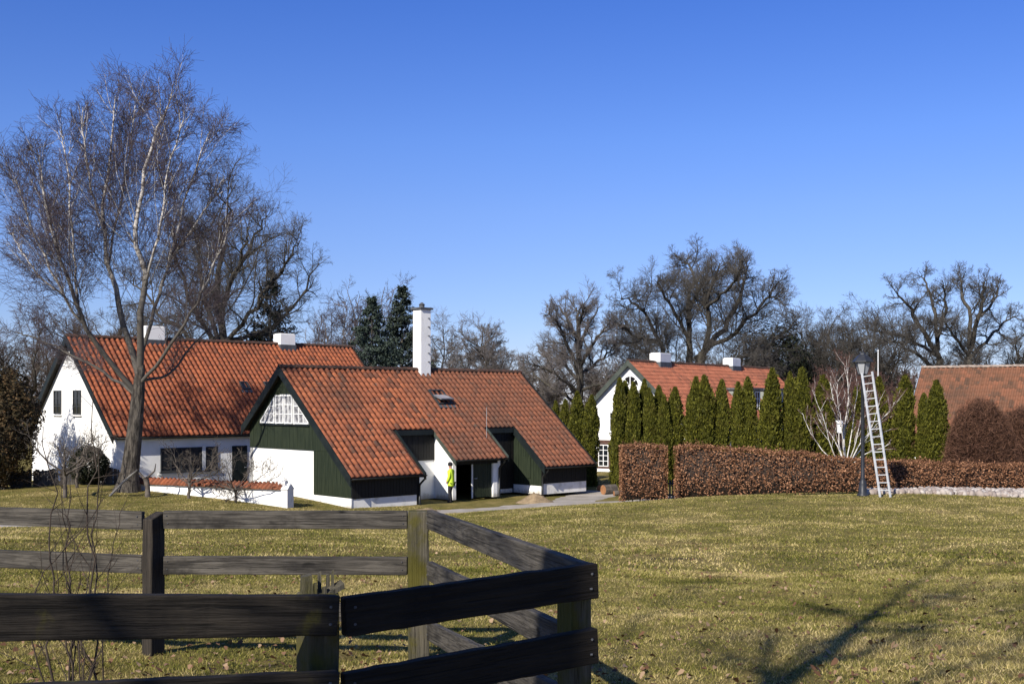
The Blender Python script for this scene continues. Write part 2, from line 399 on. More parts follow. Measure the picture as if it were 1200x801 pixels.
# ------------------------------------------------------------------ branches
def resample(poly, K):
    p = np.array(poly, float)
    if len(p) == 2: p = np.vstack([p[0], (p[0] + p[1]) / 2, p[1]])
    ext = np.vstack([2 * p[0] - p[1], p, 2 * p[-1] - p[-2]])
    t = np.linspace(0, len(p) - 1.0001, K); i = t.astype(int); f = (t - i)[:, None]
    a, b_, c_, d_ = ext[i], ext[i + 1], ext[i + 2], ext[i + 3]
    return 0.5 * ((2 * b_) + (-a + c_) * f + (2 * a - 5 * b_ + 4 * c_ - d_) * f ** 2 + (-a + 3 * b_ - 3 * c_ + d_) * f ** 3)

def nrm(v): return v / (np.linalg.norm(v, axis=-1, keepdims=True) + 1e-9)

def grow(g, start, dr, L, K, wig, up):
    N = len(start); out = np.zeros((N, K, 3)); out[:, 0] = start; d = nrm(dr)
    for k in range(1, K):
        d = nrm(d + g.normal(0, wig, (N, 3)) + np.array([0, 0, 1.0]) * np.asarray(up).reshape(-1, 1))
        out[:, k] = out[:, k - 1] + d * (L / (K - 1))[:, None]
    return out

def sprout(g, Pp, Rp, n, t0, t1, ang, lenf, K, wig, up, rmax, rf=0.6, tip=0.35, flat=0.0, taper=0.6, rmin=0.0):
    """n children on every parent branch"""
    N, K0, _ = Pp.shape
    Lp = np.linalg.norm(np.diff(Pp, axis=1), axis=2).sum(1)
    t = t0 + (t1 - t0) * ((np.arange(n)[None, :] + g.random((N, n))) / n)
    pi = np.repeat(np.arange(N), n); t = t.ravel()
    ok_ = g.random(len(pi)) < np.clip(Lp[pi] / np.percentile(Lp, 62), 0.28, 1.0)
    pi, t = pi[ok_], t[ok_]
    x = t * (K0 - 1.001); i = x.astype(int); f = (x - i)[:, None]
    pos = Pp[pi, i] * (1 - f) + Pp[pi, i + 1] * f
    tan = nrm(Pp[pi, i + 1] - Pp[pi, i])
    rad = Rp[pi, i] * (1 - f[:, 0]) + Rp[pi, i + 1] * f[:, 0]
    rnd = g.normal(0, 1, (len(pi), 3)); rnd[:, 2] *= (1 - flat)
    perp = nrm(rnd - (rnd * tan).sum(1, keepdims=True) * tan)
    a = g.uniform(ang[0], ang[1], len(pi))[:, None]
    d = np.cos(a) * tan + np.sin(a) * perp
    L = Lp[pi] * lenf * (1 - taper * t) * g.uniform(0.55, 1.25, len(pi))
    r0 = np.maximum(np.minimum(rad * rf, rmax), rmin)
    Pc = grow(g, pos, d, L, K, wig, up)
    Rc = r0[:, None] * np.linspace(1, tip, K)[None, :]
    return Pc, Rc

def tubes(Pp, Rp, sides):
    N, K, _ = Pp.shape
    T = np.empty_like(Pp); T[:, 1:-1] = Pp[:, 2:] - Pp[:, :-2]; T[:, 0] = Pp[:, 1] - Pp[:, 0]; T[:, -1] = Pp[:, -1] - Pp[:, -2]
    T = nrm(T)
    ref = np.where(np.abs(T[:, :1, 2:3]) < 0.8, np.array([0, 0, 1.0]), np.array([1.0, 0, 0]))
    A = nrm(np.cross(T, ref)); B = np.cross(T, A)
    q = 2 * np.pi * np.arange(sides) / sides
    V = Pp[:, :, None, :] + Rp[:, :, None, None] * (np.cos(q)[None, None, :, None] * A[:, :, None, :] + np.sin(q)[None, None, :, None] * B[:, :, None, :])
    idx = np.arange(N * K * sides).reshape(N, K, sides)
    a = idx[:, :-1, :]; b_ = np.roll(a, -1, axis=2); c_ = np.roll(idx[:, 1:, :], -1, axis=2); d_ = idx[:, 1:, :]
    F = np.stack([a, b_, c_, d_], -1).reshape(-1, 4)
    return V.reshape(-1, 3), F

def merge(parts):
    V, F, n = [], [], 0
    for v, f in parts:
        V.append(v); F.append(f + n); n += len(v)
    return np.vstack(V), np.vstack(F)

def tree_meshes(g, limbs, rads, levels, K=14, jit=0.012):
    """limbs: list of polylines (world minus base); rads: (r0, r1) each; levels: dicts for sprout"""
    LP = np.stack([resample(l, K) for l in limbs])
    LP[:, 2:-1] += g.normal(0, jit, LP[:, 2:-1].shape) * np.linalg.norm(LP[:, -1] - LP[:, 0], axis=1)[:, None, None]
    LR = np.stack([np.linspace(a, b_, K) for a, b_ in rads])
    wood = [tubes(LP, LR, 8)]
    fine = []
    prevs = [(LP, LR)]
    for li, lv in enumerate(levels):
        lv = dict(lv); sd = lv.pop('sides', 3); src = lv.pop('src', 'last'); coarse = lv.pop('coarse', False)
        res = []
        for (p, r) in (prevs if src == 'all' else prevs[-1:]):
            c, cr_ = sprout(g, p, r, **lv)
            res.append((c, cr_))
        cP = np.concatenate([x[0] for x in res]); cR = np.concatenate([x[1] for x in res])
        (wood if coarse else fine).append(tubes(cP, cR, sd))
        prevs.append((cP, cR))
    return merge(wood), merge(fine)

def add_tree(name, base, label, limbs, rads, levels, seed, wood, twig, group='bare trees around the houses', cat='tree', K=14, jit=0.012):
    g = np.random.default_rng(seed)
    root = empty(name, base, 0, label, cat, group)
    (wv, wf), (fv, ff) = tree_meshes(g, limbs, rads, levels, K, jit)
    np_obj('trunk', wv, wf, wood, root, True)
    np_obj('crown', fv, ff, twig, root, True)
    return root

def auto_limbs(g, h, spread, n, r, fork=0.3, lean=0.0, central=True, upf=0.5, drop=0.0):
    """trunk + n limbs for a broadleaf tree of height h"""
    limbs, rads = [], []
    h *= 0.92
    top = h * (0.98 if central else fork + 0.08)
    tr = [(0, 0, -0.3)] + [(lean * z * 0.3 + g.normal(0, 0.012 * h), g.normal(0, 0.012 * h), z) for z in np.linspace(0.15, 1, 5) * top]
    limbs.append(tr); rads.append((r, r * (0.12 if central else 0.7)))
    trp = resample(tr, 40)
    for i in range(n):
        t = fork + (0.88 - fork) * (i + g.random() * 0.8) / n if central else fork * g.uniform(0.75, 1.0)
        z = t * h
        j = min(39, int(np.argmin(np.abs(trp[:, 2] - min(z, top * 0.98)))))
        s = trp[j]
        az = i * 2.4 + g.uniform(-0.5, 0.5)
        room = (h - s[2])
        ln = spread * (1.0 - 0.65 * (t - fork) / (1 - fork)) * g.uniform(0.75, 1.08) if central else spread * g.uniform(0.5, 1.05)
        rise = room * (upf * g.uniform(0.7, 1.1)) if central else room * g.uniform(0.55, 0.98) * (1.15 - 0.5 * ln / spread)
        e = s + np.array([math.cos(az) * ln, math.sin(az) * ln, rise])
        mid = s + (e - s) * 0.45 + np.array([math.cos(az) * ln * 0.12, math.sin(az) * ln * 0.12, -rise * 0.10 + g.normal(0, 0.03 * h)])
        m2 = s + (e - s) * 0.75 + g.normal(0, 0.03 * h, 3)
        limbs.append([s, mid, m2, e]); rr = r * (0.55 if not central else 0.42 * (1.1 - 0.6 * t))
        rads.append((rr, rr * 0.15))
    return limbs, [(a * 0.72, max(b_ * 0.6, 0.03)) for a, b_ in rads]

BROAD = lambda s=1.0, n=(13, 9, 7, 5), tw=0.02: [
    dict(n=n[0], t0=0.12, t1=0.99, ang=(0.5, 1.2), lenf=0.50 * s, K=7, wig=0.15, up=0.06, rmax=0.065, rmin=tw * 1.3, sides=5, coarse=True, taper=0.66),
    dict(n=n[1], t0=0.12, t1=1.0, ang=(0.5, 1.15), lenf=0.58, K=6, wig=0.15, up=0.05, rmax=0.030, rmin=tw * 0.85, sides=4, taper=0.5),
    dict(n=n[2], t0=0.1, t1=1.0, ang=(0.5, 1.1), lenf=0.64, K=4, wig=0.15, up=0.05, rmax=tw * 0.65, rmin=tw * 0.52, sides=3, tip=0.6, taper=0.45),
    dict(n=n[3], t0=0.1, t1=1.0, ang=(0.4, 1.0), lenf=0.74, K=3, wig=0.15, up=0.05, rmax=tw * 0.44, rmin=tw * 0.42, sides=3, tip=0.7, taper=0.4)]

# ------------------------------------------------------------------ tiled roofs
def tile_slope(u0, u1, zf, w_lo, w_hi, keep=None, tw=0.285, course=0.35, uoff=0):
    """pantiles on the slope z = zf(w), from w_lo (eave) to w_hi (ridge); returns V, F, UV"""
    g = np.random.default_rng(int(abs(u1 * 100 + w_hi * 37)) + 3)
    dz = zf(w_hi) - zf(w_lo); dw = w_hi - w_lo
    SL = math.hypot(dz, dw); nc = max(1, round(SL / course)); nu = max(1, round((u1 - u0) / tw))
    prof = [(0.0, 0.0), (0.10, 0.046), (0.30, 0.086), (0.50, 0.078), (0.62, 0.034), (0.70, 0.0), (1.0, 0.0)]
    nx = -dz / SL * (1 if dw > 0 else 1); nz = abs(dw) / SL
    nw = -dz / SL * (1 if dw > 0 else -1)
    V, F, UV = [], [], []
    for j in range(nc):
        s0, s1 = j / nc, (j + 1) / nc + 0.03 / SL
        for i in range(nu):
            uc = u0 + (i + 0.5) * (u1 - u0) / nu; wc = w_lo + (j + 0.5) / nc * dw
            if keep and not keep(uc, wc): continue
            jit = g.normal(0, 0.006); tilt = g.normal(0, 0.006)
            n0 = len(V)
            for s, lift in ((s0, 0.022), (s0, 0.0), (s1, 0.006)):
                for (a, hgt) in prof:
                    uu = u0 + (i + a) * (u1 - u0) / nu
                    hh = (hgt + lift + jit + tilt * a) if (lift != 0.0 or s != s0) else -0.01
                    w = w_lo + s * dw; z = zf(w_lo) + s * dz
                    V.append((uu, w + nw * hh, z + nz * hh))
            m_ = len(prof)
            for k in range(m_ - 1):
                F.append((n0 + k, n0 + k + 1, n0 + 2 * m_ + k + 1, n0 + 2 * m_ + k))
                F.append((n0 + m_ + k, n0 + m_ + k + 1, n0 + k + 1, n0 + k))
                UV += [(i + 0.37 + uoff, j + 0.41)] * 8
    return V, F, UV

def roof_obj(name, slopes, mat, parent, slab=None):
    V, F, UV = [], [], []
    for v, f, uv in slopes:
        n = len(V); V += v; F += [tuple(i + n for i in q) for q in f]; UV += uv
    ro = np_obj(name, np.array(V), np.array(F), mat, parent, False, UV)
    for pts in slab or []:                       # boarded underside, one slab per roof field
        MB().add([tuple(p) for p in pts] + [(p[0], p[1], p[2] - 0.12) for p in pts],
                 [(0, 1, 2, 3), (7, 6, 5, 4), (0, 4, 5, 1), (1, 5, 6, 2), (2, 6, 7, 3), (3, 7, 4, 0)]).build('soffit', M['soffit'], ro)
    return ro

def ridge_cap(u0, u1, w, z, parent, r=0.14, name='ridge_tiles'):
    mb = MB(); n = max(1, int((u1 - u0) / 0.4)); st = (u1 - u0) / n
    for i in range(n):
        a = u0 + i * st
        h = random.uniform(-0.012, 0.012)
        pts0 = []
        for x, rr in ((a, r * 1.05), (a + st * 1.05, r * 0.92)):
            for k in range(7):
                q = math.pi * k / 6
                pts0.append((x, w + rr * math.cos(q) * 1.1, z + h - 0.05 + rr * math.sin(q)))
        mb.add(pts0, [(k, k + 1, k + 8, k + 7) for k in range(6)] + [tuple(range(7)), tuple(range(13, 6, -1))])
    return mb.build(name, M['ridge'], parent, False)

def boards(mb, axis, a0, a1, zb, zt, plane, out, bw=0.14, th=0.03):
    """vertical boards along axis ('u' or 'w') from a0 to a1 between zb(a) and zt(a), at plane, sticking out by sign out"""
    n = max(1, round((a1 - a0) / bw)); st = (a1 - a0) / n
    for i in range(n):
        x0, x1 = a0 + i * st + 0.006, a0 + (i + 1) * st - 0.006
        pts = [(x0, zb(x0)), (x1, zb(x1)), (x1, zt(x1)), (x0, zt(x0))]
        if max(zt(x0) - zb(x0), zt(x1) - zb(x1)) < 0.03: continue
        p = plane + out * (0.004 * (i % 2))
        if axis == 'w': mb.prism([(p, a, z) for a, z in pts], (out * th, 0, 0))
        else: mb.prism([(a, p, z) for a, z in pts], (0, out * th, 0))
    return mb

def window(parent, axis, plane, out, a0, a1, z0, z1, nx=2, nz=2, fmat='frame', fw=0.05, curtain=False, sill=False, name='window', pane='glass'):
    """a casement: frame with glazing bars (thing's part) and its pane as sub-part"""
    mb = MB(); t = 0.05
    def bx(p, q, r, s, d0=0.0, d1=t):
        lo, hi = sorted((plane + out * d0, plane + out * d1))
        if axis == 'w': mb.box(lo, hi, p, q, r, s)
        else: mb.box(p, q, lo, hi, r, s)
    bx(a0, a0 + fw, z0, z1); bx(a1 - fw, a1, z0, z1)
    bx(a0 + fw, a1 - fw, z0, z0 + fw); bx(a0 + fw, a1 - fw, z1 - fw, z1)
    for i in range(1, nx):
        x = a0 + (a1 - a0) * i / nx; bx(x - 0.025, x + 0.025, z0 + fw, z1 - fw, 0.004, t - 0.006)
    for j in range(1, nz):
        z = z0 + (z1 - z0) * j / nz; bx(a0 + fw, a1 - fw, z - 0.018, z + 0.018, 0.008, t - 0.012)
    if sill: bx(a0 - 0.06, a1 + 0.06, z0 - 0.06, z0 - 0.002, 0.0, 0.12)
    f = mb.build(name, M[fmat], parent)
    pm = MB(); lo, hi = sorted((plane + out * 0.003, plane + out * 0.018))
    if axis == 'w': pm.box(lo, hi, a0 + fw * 0.6, a1 - fw * 0.6, z0 + fw * 0.6, z1 - fw * 0.6)
    else: pm.box(a0 + fw * 0.6, a1 - fw * 0.6, lo, hi, z0 + fw * 0.6, z1 - fw * 0.6)
    pm.build('pane', M['curtain' if curtain else pane], f)
    return f

def chimney(parent, u, w, z0, z1, lu, lw, cap='none', name='chimney'):
    mb = MB(); mb.box(u - lu / 2, u + lu / 2, w - lw / 2, w + lw / 2, z0, z1)
    c = mb.build(name, M['white2'], parent, bevel=0.015)
    if cap == 'slab':
        MB().box(u - lu / 2 - 0.08, u + lu / 2 + 0.08, w - lw / 2 - 0.08, w + lw / 2 + 0.08, z1 + 0.002, z1 + 0.10).build('chimney_cap', M['lead'], c, bevel=0.01)
        MB().lathe([(0.13, z1 + 0.10), (0.13, z1 + 0.24), (0.17, z1 + 0.25), (0.04, z1 + 0.36)], 12, (u, w)).build('cowl', M['lead'], c)
        for k in range(6):
            z = z0 + (z1 - z0) * (0.22 + 0.13 * k)
            MB().box(u + lu * 0.18, u + lu * 0.34, w - lw / 2 - 0.06, w - lw / 2 + 0.002, z, z + 0.025).build('climbing_iron', M['lead'], c)
    else:
        MB().box(u - lu / 2 + 0.06, u + lu / 2 - 0.06, w - lw / 2 + 0.06, w + lw / 2 - 0.06, z1 + 0.002, z1 + 0.04).build('chimney_cap', M['plinth'], c)
    if cap != 'slab': MB().box(u - lu / 2 - 0.04, u + lu / 2 + 0.04, w - lw / 2 - 0.04, w + lw / 2 + 0.04, z0, z0 + 0.55).build('flashing', M['lead'], c)
    return c

def gutter(parent, u0, u1, w, z, r=0.065):
    mb = MB(); n = 8
    vs = []
    for x in (u0, u1):
        for k in range(n + 1):
            q = math.pi + math.pi * k / n
            vs.append((x, w + r * math.cos(q), z + r * math.sin(q)))
    vs2 = []
    mb.add(vs, [(k, k + 1, n + 2 + k, n + 1 + k) for k in range(n)])
    o = mb.build('gutter', M['gutter'], parent, True)
    md = o.modifiers.new('thick', 'SOLIDIFY'); md.thickness = 0.012
    return o

def bargeboard(parent, u, pts, depth=0.30, th=0.05, mat='dgreen', name='bargeboard'):
    """board following the roof rake through pts [(w,z)...], hanging below it; spans u..u+th"""
    mb = MB()
    poly = [(u, w, z + 0.06) for w, z in pts] + [(u, w, z - depth) for w, z in pts[::-1]]
    n = len(pts)
    for i in range(n - 1):
        (w0, z0), (w1, z1) = pts[i], pts[i + 1]
        mb.prism([(u, w0, z0 - depth), (u, w1, z1 - depth), (u, w1, z1 + 0.075), (u, w0, z0 + 0.075)], (th, 0, 0))
    return mb.build(name, M[mat], parent)

# ------------------------------------------------------------------ near cottage (A)
AZ = R(46.6)
def house_root(name, px, py, D, base_z, az, label, cat='house'):
    p = P(px, py, D)
    return empty(name, (p.x, p.y, base_z), math.pi / 2 - az, label, cat, 'red roofed houses of the farm'), p.z - base_z

A, ez = house_root('cottage', 411, 560, 46, 0.0, AZ,
    'white and dark green cottage with notched orange tile roof and one tall white chimney')
SL_A = 0.853; RW = 5.38; RZ = ez + SL_A * RW; UL = 14.65; BW = 8.55
zA = lambda w: ez + SL_A * w if w <= RW else RZ - SL_A * (w - RW)
zB_ = lambda w: RZ - SL_A * (w - RW)
N1 = (3.85, 6.12); N2 = (9.27, 11.1); NW = 2.09; MW = 0.60
def keepA(u, w):
    if N1[0] < u < N1[1] and w < NW: return False
    if N2[0] < u < N2[1] and w < NW: return False
    if N1[1] <= u <= N2[0] and w < MW: return False
    return True
s1 = tile_slope(0.0, UL, lambda w: ez + SL_A * w, 0.0, RW, keepA)
s2 = tile_slope(0.0, UL, zB_, BW, RW, None, uoff=100)
def slabq(u0, u1, w0, w1, zf, d=0.03):
    return [(u0, w0, zf(w0) - d), (u1, w0, zf(w0) - d), (u1, w1, zf(w1) - d), (u0, w1, zf(w1) - d)]
zf1 = lambda w: ez + SL_A * w
slabs = [slabq(0.02, N1[0], 0.02, NW, zf1), slabq(N1[1], N2[0], MW + 0.02, NW, zf1), slabq(N2[1], UL - 0.02, 0.02, NW, zf1),
         slabq(0.02, UL - 0.02, NW, RW - 0.01, zf1), slabq(0.02, UL - 0.02, RW + 0.01, BW - 0.02, zB_)]
roofA = roof_obj('roof', [s1, s2], M['tile_a'], A, slabs)
ridge_cap(0.0, UL, RW, RZ + 0.06, roofA)
# walls
WU0, WU1, WF, WB = 0.30, UL - 0.30, 0.36, 8.30
under = lambda w: zA(w) - 0.16
mb = MB()   # masonry of the left gable (behind the boards) and the other walls
gpts = [(WF + 0.02, 0), (WB, 0), (WB, under(WB)), (RW, under(RW)), (WF + 0.02, under(WF + 0.02))]
mb.prism([(WU0, w, z) for w, z in gpts], (0.25, 0, 0))
mb.prism([(WU1 - 0.25, w, z) for w, z in gpts], (0.25, 0, 0))
mb.box(WU0, WU1, WB - 0.25, WB - 0.003, 0, under(WB) - 0.003)
mb.box(N1[0] - 0.05, N1[1] + 0.32, NW + 0.18, NW + 0.40, 0.0, under(NW + 0.18) - 0.04)   # back wall of first recess
mb.box(N2[0] - 0.32, N2[1] + 0.05, NW + 0.18, NW + 0.40, 0.0, under(NW + 0.18) - 0.04)
mb.prism([(N1[1] + 0.12, w, z) for w, z in [(MW + 0.38, 0), (NW + 0.175, 0), (NW + 0.175, under(NW + 0.175) - 0.003), (MW + 0.38, under(MW + 0.38) - 0.003)]], (0.2, 0, 0))
mb.prism([(N2[0] - 0.32, w, z) for w, z in [(MW + 0.38, 0), (NW + 0.175, 0), (NW + 0.175, under(NW + 0.175) - 0.003), (MW + 0.38, under(MW + 0.38) - 0.003)]], (0.2, 0, 0))
mb.box(8.69, 8.945, MW + 0.36, MW + 0.62, 0.0, under(MW + 0.36) - 0.01)   # pillar
wallA = mb.build('wall', M['white'], A)
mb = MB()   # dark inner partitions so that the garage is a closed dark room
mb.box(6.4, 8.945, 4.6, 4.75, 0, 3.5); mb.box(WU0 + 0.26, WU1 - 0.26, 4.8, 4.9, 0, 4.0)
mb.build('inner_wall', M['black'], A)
# plinths
mb = MB(); mb.box(WU0 + 0.003, N1[0] - 0.16, WF, WF + 0.25, 0, 0.43); mb.build('plinth', M['plinth'], A)
mb = MB(); mb.box(N2[1] + 0.14, WU1 - 0.003, WF, WF + 0.25, 0, 0.50); mb.build('plinth', M['plinth'], A)
mb = MB(); mb.prism([(N2[1] + 0.11, w, z) for w, z in [(WF - 0.01, 0), (NW + 0.17, 0), (NW + 0.17, 0.40), (WF - 0.01, 0.40)]], (0.03, 0, 0)); mb.build('plinth', M['white'], A)
mb = MB(); mb.prism([(WU0 - 0.045, w, z) for w, z in [(WF - 0.03, 0), (3.1, 0), (3.1, 0.46), (WF - 0.03, 0.46)]], (0.045, 0, 0)); mb.build('plinth', M['white'], A)
# boards of the gable
mb = MB()
boards(mb, 'w', WF + 0.0, 3.09, lambda a: 0.465, lambda a: min(2.34, under(a)), WU0, -1, 0.145)
boards(mb, 'w', WF + 0.05, WB, lambda a: 2.36, lambda a: under(a) if not (3.4 < a < 7.36) else min(under(a), 3.42), WU0, -1, 0.30)
boards(mb, 'w', 3.4, 7.36, lambda a: max(3.42, min(4.74, zA(a) - 0.75)), lambda a: under(a), WU0, -1, 0.20)
mb.box(WU0 - 0.05, WU0 - 0.002, WF + 0.9, WB, 2.335, 2.37)
mb.build('gable_boards', M['green'], A)
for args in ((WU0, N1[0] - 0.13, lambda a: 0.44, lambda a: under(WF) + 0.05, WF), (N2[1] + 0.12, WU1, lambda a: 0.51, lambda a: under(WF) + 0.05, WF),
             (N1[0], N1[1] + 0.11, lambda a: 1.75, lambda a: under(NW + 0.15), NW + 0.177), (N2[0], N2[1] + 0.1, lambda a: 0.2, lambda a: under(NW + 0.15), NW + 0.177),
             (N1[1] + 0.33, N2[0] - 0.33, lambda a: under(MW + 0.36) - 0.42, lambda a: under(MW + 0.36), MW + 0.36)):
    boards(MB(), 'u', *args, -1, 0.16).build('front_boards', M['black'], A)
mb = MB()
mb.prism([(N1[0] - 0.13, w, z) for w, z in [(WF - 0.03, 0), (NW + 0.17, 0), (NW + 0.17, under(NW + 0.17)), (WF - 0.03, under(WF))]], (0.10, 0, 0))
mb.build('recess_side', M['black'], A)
mb = MB()
boards(mb, 'w', WF - 0.02, NW + 0.17, lambda a: 0.405, lambda a: under(a), N2[1] + 0.14, -1, 0.17)
sideb = mb.build('side_boards', M['green'], A, label='dark green side boards of the far section in the sun')
mb = MB(); mb.prism([(N2[1] + 0.085, w, z) for w, z in [(1.05, 0.75), (1.85, 0.75), (1.85, 1.75), (1.05, 1.75)]], (0.02, 0, 0)); mb.build('hatch', M['green'], A)
mb = MB()
for i in range(2): pass
boards(mb, 'u', 7.51, 8.685, lambda a: 0.03, lambda a: 1.68, MW + 0.50, -1, 0.13)
dr = mb.build('garage_door', M['green'], A)
MB().box(7.47, 7.51, MW + 0.44, MW + 0.52, 0.0, 1.7).build('door_edge', M['frame'], dr)
MB().tube([(7.6, MW + 0.44, 0.9), (7.6, MW + 0.40, 0.9), (7.72, MW + 0.40, 0.9)], 0.014, 6).build('handle', M['alu'], dr)
# bargeboards
bargeboard(A, -0.055, [(-0.03, zA(-0.03)), (RW, RZ), (BW, zA(BW))], 0.33)
bargeboard(A, UL + 0.005, [(-0.03, zA(-0.03)), (RW, RZ), (BW, zA(BW))], 0.28)
bargeboard(A, N1[0] + 0.005, [(-0.03, zA(-0.03)), (NW, zA(NW))], 0.22)
bargeboard(A, N1[1] - 0.055, [(MW - 0.03, zA(MW - 0.03)), (NW + 0.1, zA(NW + 0.1))], 0.26, mat='ggreen')
bargeboard(A, N2[0] + 0.005, [(MW - 0.03, zA(MW - 0.03)), (NW, zA(NW))], 0.16, mat='ggreen')
bargeboard(A, N2[1] - 0.055, [(-0.03, zA(-0.03)), (NW + 0.1, zA(NW + 0.1))], 0.30)
MB().box(N1[0] + 0.06, N1[1] - 0.06, NW - 0.03, NW + 0.0, zA(NW) - 0.2, zA(NW) + 0.02).build('fascia', M['dgreen'], A)
MB().box(N2[0] + 0.06, N2[1] - 0.06, NW - 0.03, NW + 0.0, zA(NW) - 0.2, zA(NW) + 0.02).build('fascia', M['dgreen'], A)
for a, b2, w in ((0.0, N1[0] + 0.05, 0.0), (N1[1] - 0.05, N2[0] + 0.05, MW), (N2[1] - 0.05, UL + 0.05, 0.0)):
    gutter(A, a, b2, w - 0.05, zA(w) - 0.03)
for u, w in ((N1[0] - 0.05, 0.0), (N2[0] - 0.25, MW), (N2[1] + 0.15, 0.0)):
    z = zA(w) - 0.09
    MB().tube([(u, w - 0.05, z), (u, w - 0.05, z - 0.12), (u, w + 0.22, z - 0.32), (u, w + 0.30, z - 0.42), (u, w + 0.30, 0.0)], 0.045, 8).build('downpipe', M['gutter'], A, True)
# gable window: two upright casements with a raking light on either side
wc = RW
window(A, 'w', WU0 - 0.035, -1, wc - 0.69, wc - 0.03, 3.45, 4.70, 2, 3, curtain=True)
window(A, 'w', WU0 - 0.035, -1, wc + 0.03, wc + 0.69, 3.45, 4.70, 2, 3, curtain=True)
for sgn in (-1, 1):
    x0 = wc + sgn * 0.78; x1 = wc + sgn * 1.95; p = WU0 - 0.035
    zt = lambda x: 4.58 - (abs(x - wc) - 0.78) * (4.58 - 3.50) / 1.17
    mb = MB()
    mb.beam((p - 0.025, x0, 3.48), (p - 0.025, x1, 3.48), 0.05, 0.06)
    mb.beam((p - 0.025, x0 + sgn * 0.025, 3.512), (p - 0.025, x0 + sgn * 0.025, zt(x0)), 0.05, 0.05, up=(0, 1, 0))
    mb.beam((p - 0.022, x0 + sgn * 0.02, zt(x0)), (p - 0.022, x1, zt(x1) + 0.02), 0.044, 0.06)
    for q in (0.35, 0.66):
        xx = x0 + (x1 - x0) * q; mb.beam((p - 0.024, xx, 3.512), (p - 0.024, xx, zt(xx) - 0.03), 0.036, 0.04, up=(0, 1, 0))
    for zz in (3.88, 4.22):
        xe = wc + sgn * (0.78 + 1.17 * (4.58 - zz) / 1.08 - 0.05)
        mb.beam((p - 0.02, x0 + sgn * 0.055, zz), (p - 0.02, xe, zz), 0.03, 0.035)
    f = mb.build('window', M['frame'], A)
    MB().prism([(p - 0.002, x0, 3.49), (p - 0.002, x1, 3.49), (p - 0.002, x0, 4.57)], (-0.010, 0, 0)).build('pane', M['curtain'], f)
MB().box(WU0 - 0.10, WU0 - 0.035, wc - 2.0, wc + 2.0, 3.36, 3.425).build('window_sill', M['dgreen'], A)
# chimney
# (481-503 px, top y 355): u on ridge about 8.35
chimney(roofA, 8.02, RW, RZ - 0.3, RZ + 2.95, 0.62, 0.62, 'slab')
# roof windows
def skylight(parent, u, w, lu, lw, zf, slope, opened=False):
    mb = MB(); th = 0.09
    t = Vector((0, 1, slope)).normalized(); n = Vector((0, -slope, 1)).normalized()
    o0 = Vector((u, w, zf(w))) + n * 0.05
    def slab(m_, u0, u1, s0, s1, h0, h1, nn=n, tt=t, org=o0):
        pts = [org + Vector((a, 0, 0)) + tt * s + nn * h0 for a, s in ((u0, s0), (u1, s0), (u1, s1), (u0, s1))]
        m_.prism(pts, nn * (h1 - h0))
    slab(mb, 0, 0.07, 0, lw, 0, th); slab(mb, lu - 0.07, lu, 0, lw, 0, th)
    slab(mb, 0.07, lu - 0.07, 0, 0.07, 0, th); slab(mb, 0.07, lu - 0.07, lw - 0.07, lw, 0, th)
    f = mb.build('skylight', M['dframe'], parent)
    if opened:
        a = 0.42
        t2 = Vector((0, t.y * math.cos(-a) - t.z * math.sin(-a), t.y * math.sin(-a) + t.z * math.cos(-a)))
        n2 = Vector((0, -t2.z, t2.y))
        org = o0 + t * (lw * 0.5) + n * 0.08 - t2 * (lw * 0.5)
        ms = MB()
        slab(ms, 0.04, 0.11, 0, lw, 0, 0.06, n2, t2, org); slab(ms, lu - 0.11, lu - 0.04, 0, lw, 0, 0.06, n2, t2, org)
        slab(ms, 0.11, lu - 0.11, 0, 0.07, 0, 0.06, n2, t2, org); slab(ms, 0.11, lu - 0.11, lw - 0.07, lw, 0, 0.06, n2, t2, org)
        s = ms.build('sash', M['sash'], f)
        ms = MB(); slab(ms, 0.10, lu - 0.10, 0.06, lw - 0.06, 0.02, 0.035, n2, t2, org); ms.build('pane', M['lampglass'], f)  # pale pane colour stands in for a bright reflection
        ms = MB(); slab(ms, 0.08, lu - 0.08, 0.08, lw - 0.08, 0.0, 0.02); ms.build('dark_opening', M['black'], f)  # black sheet stands in for the unlit room under the sash
    else:
        ms = MB(); slab(ms, 0.06, lu - 0.06, 0.06, lw - 0.06, 0.03, 0.05); ms.build('pane', M['glass'], f)
    MB().prism([o0 + Vector((-0.10, 0, 0)) - t * 0.22 - n * 0.0, o0 + Vector((lu + 0.10, 0, 0)) - t * 0.22, o0 + Vector((lu + 0.10, 0, 0)) - t * 0.01, o0 + Vector((-0.10, 0, 0)) - t * 0.01], n * 0.03).build('flashing', M['lead'], f)
    return f
skylight(roofA, 7.38, 3.38, 0.86, 1.05, zf1, SL_A, True)
# aerial on the middle roof
MB().tube([(8.85, 1.6, zA(1.6)), (8.85, 1.6, zA(1.6) + 1.45)], 0.008, 6).build('aerial', M['alu'], roofA)

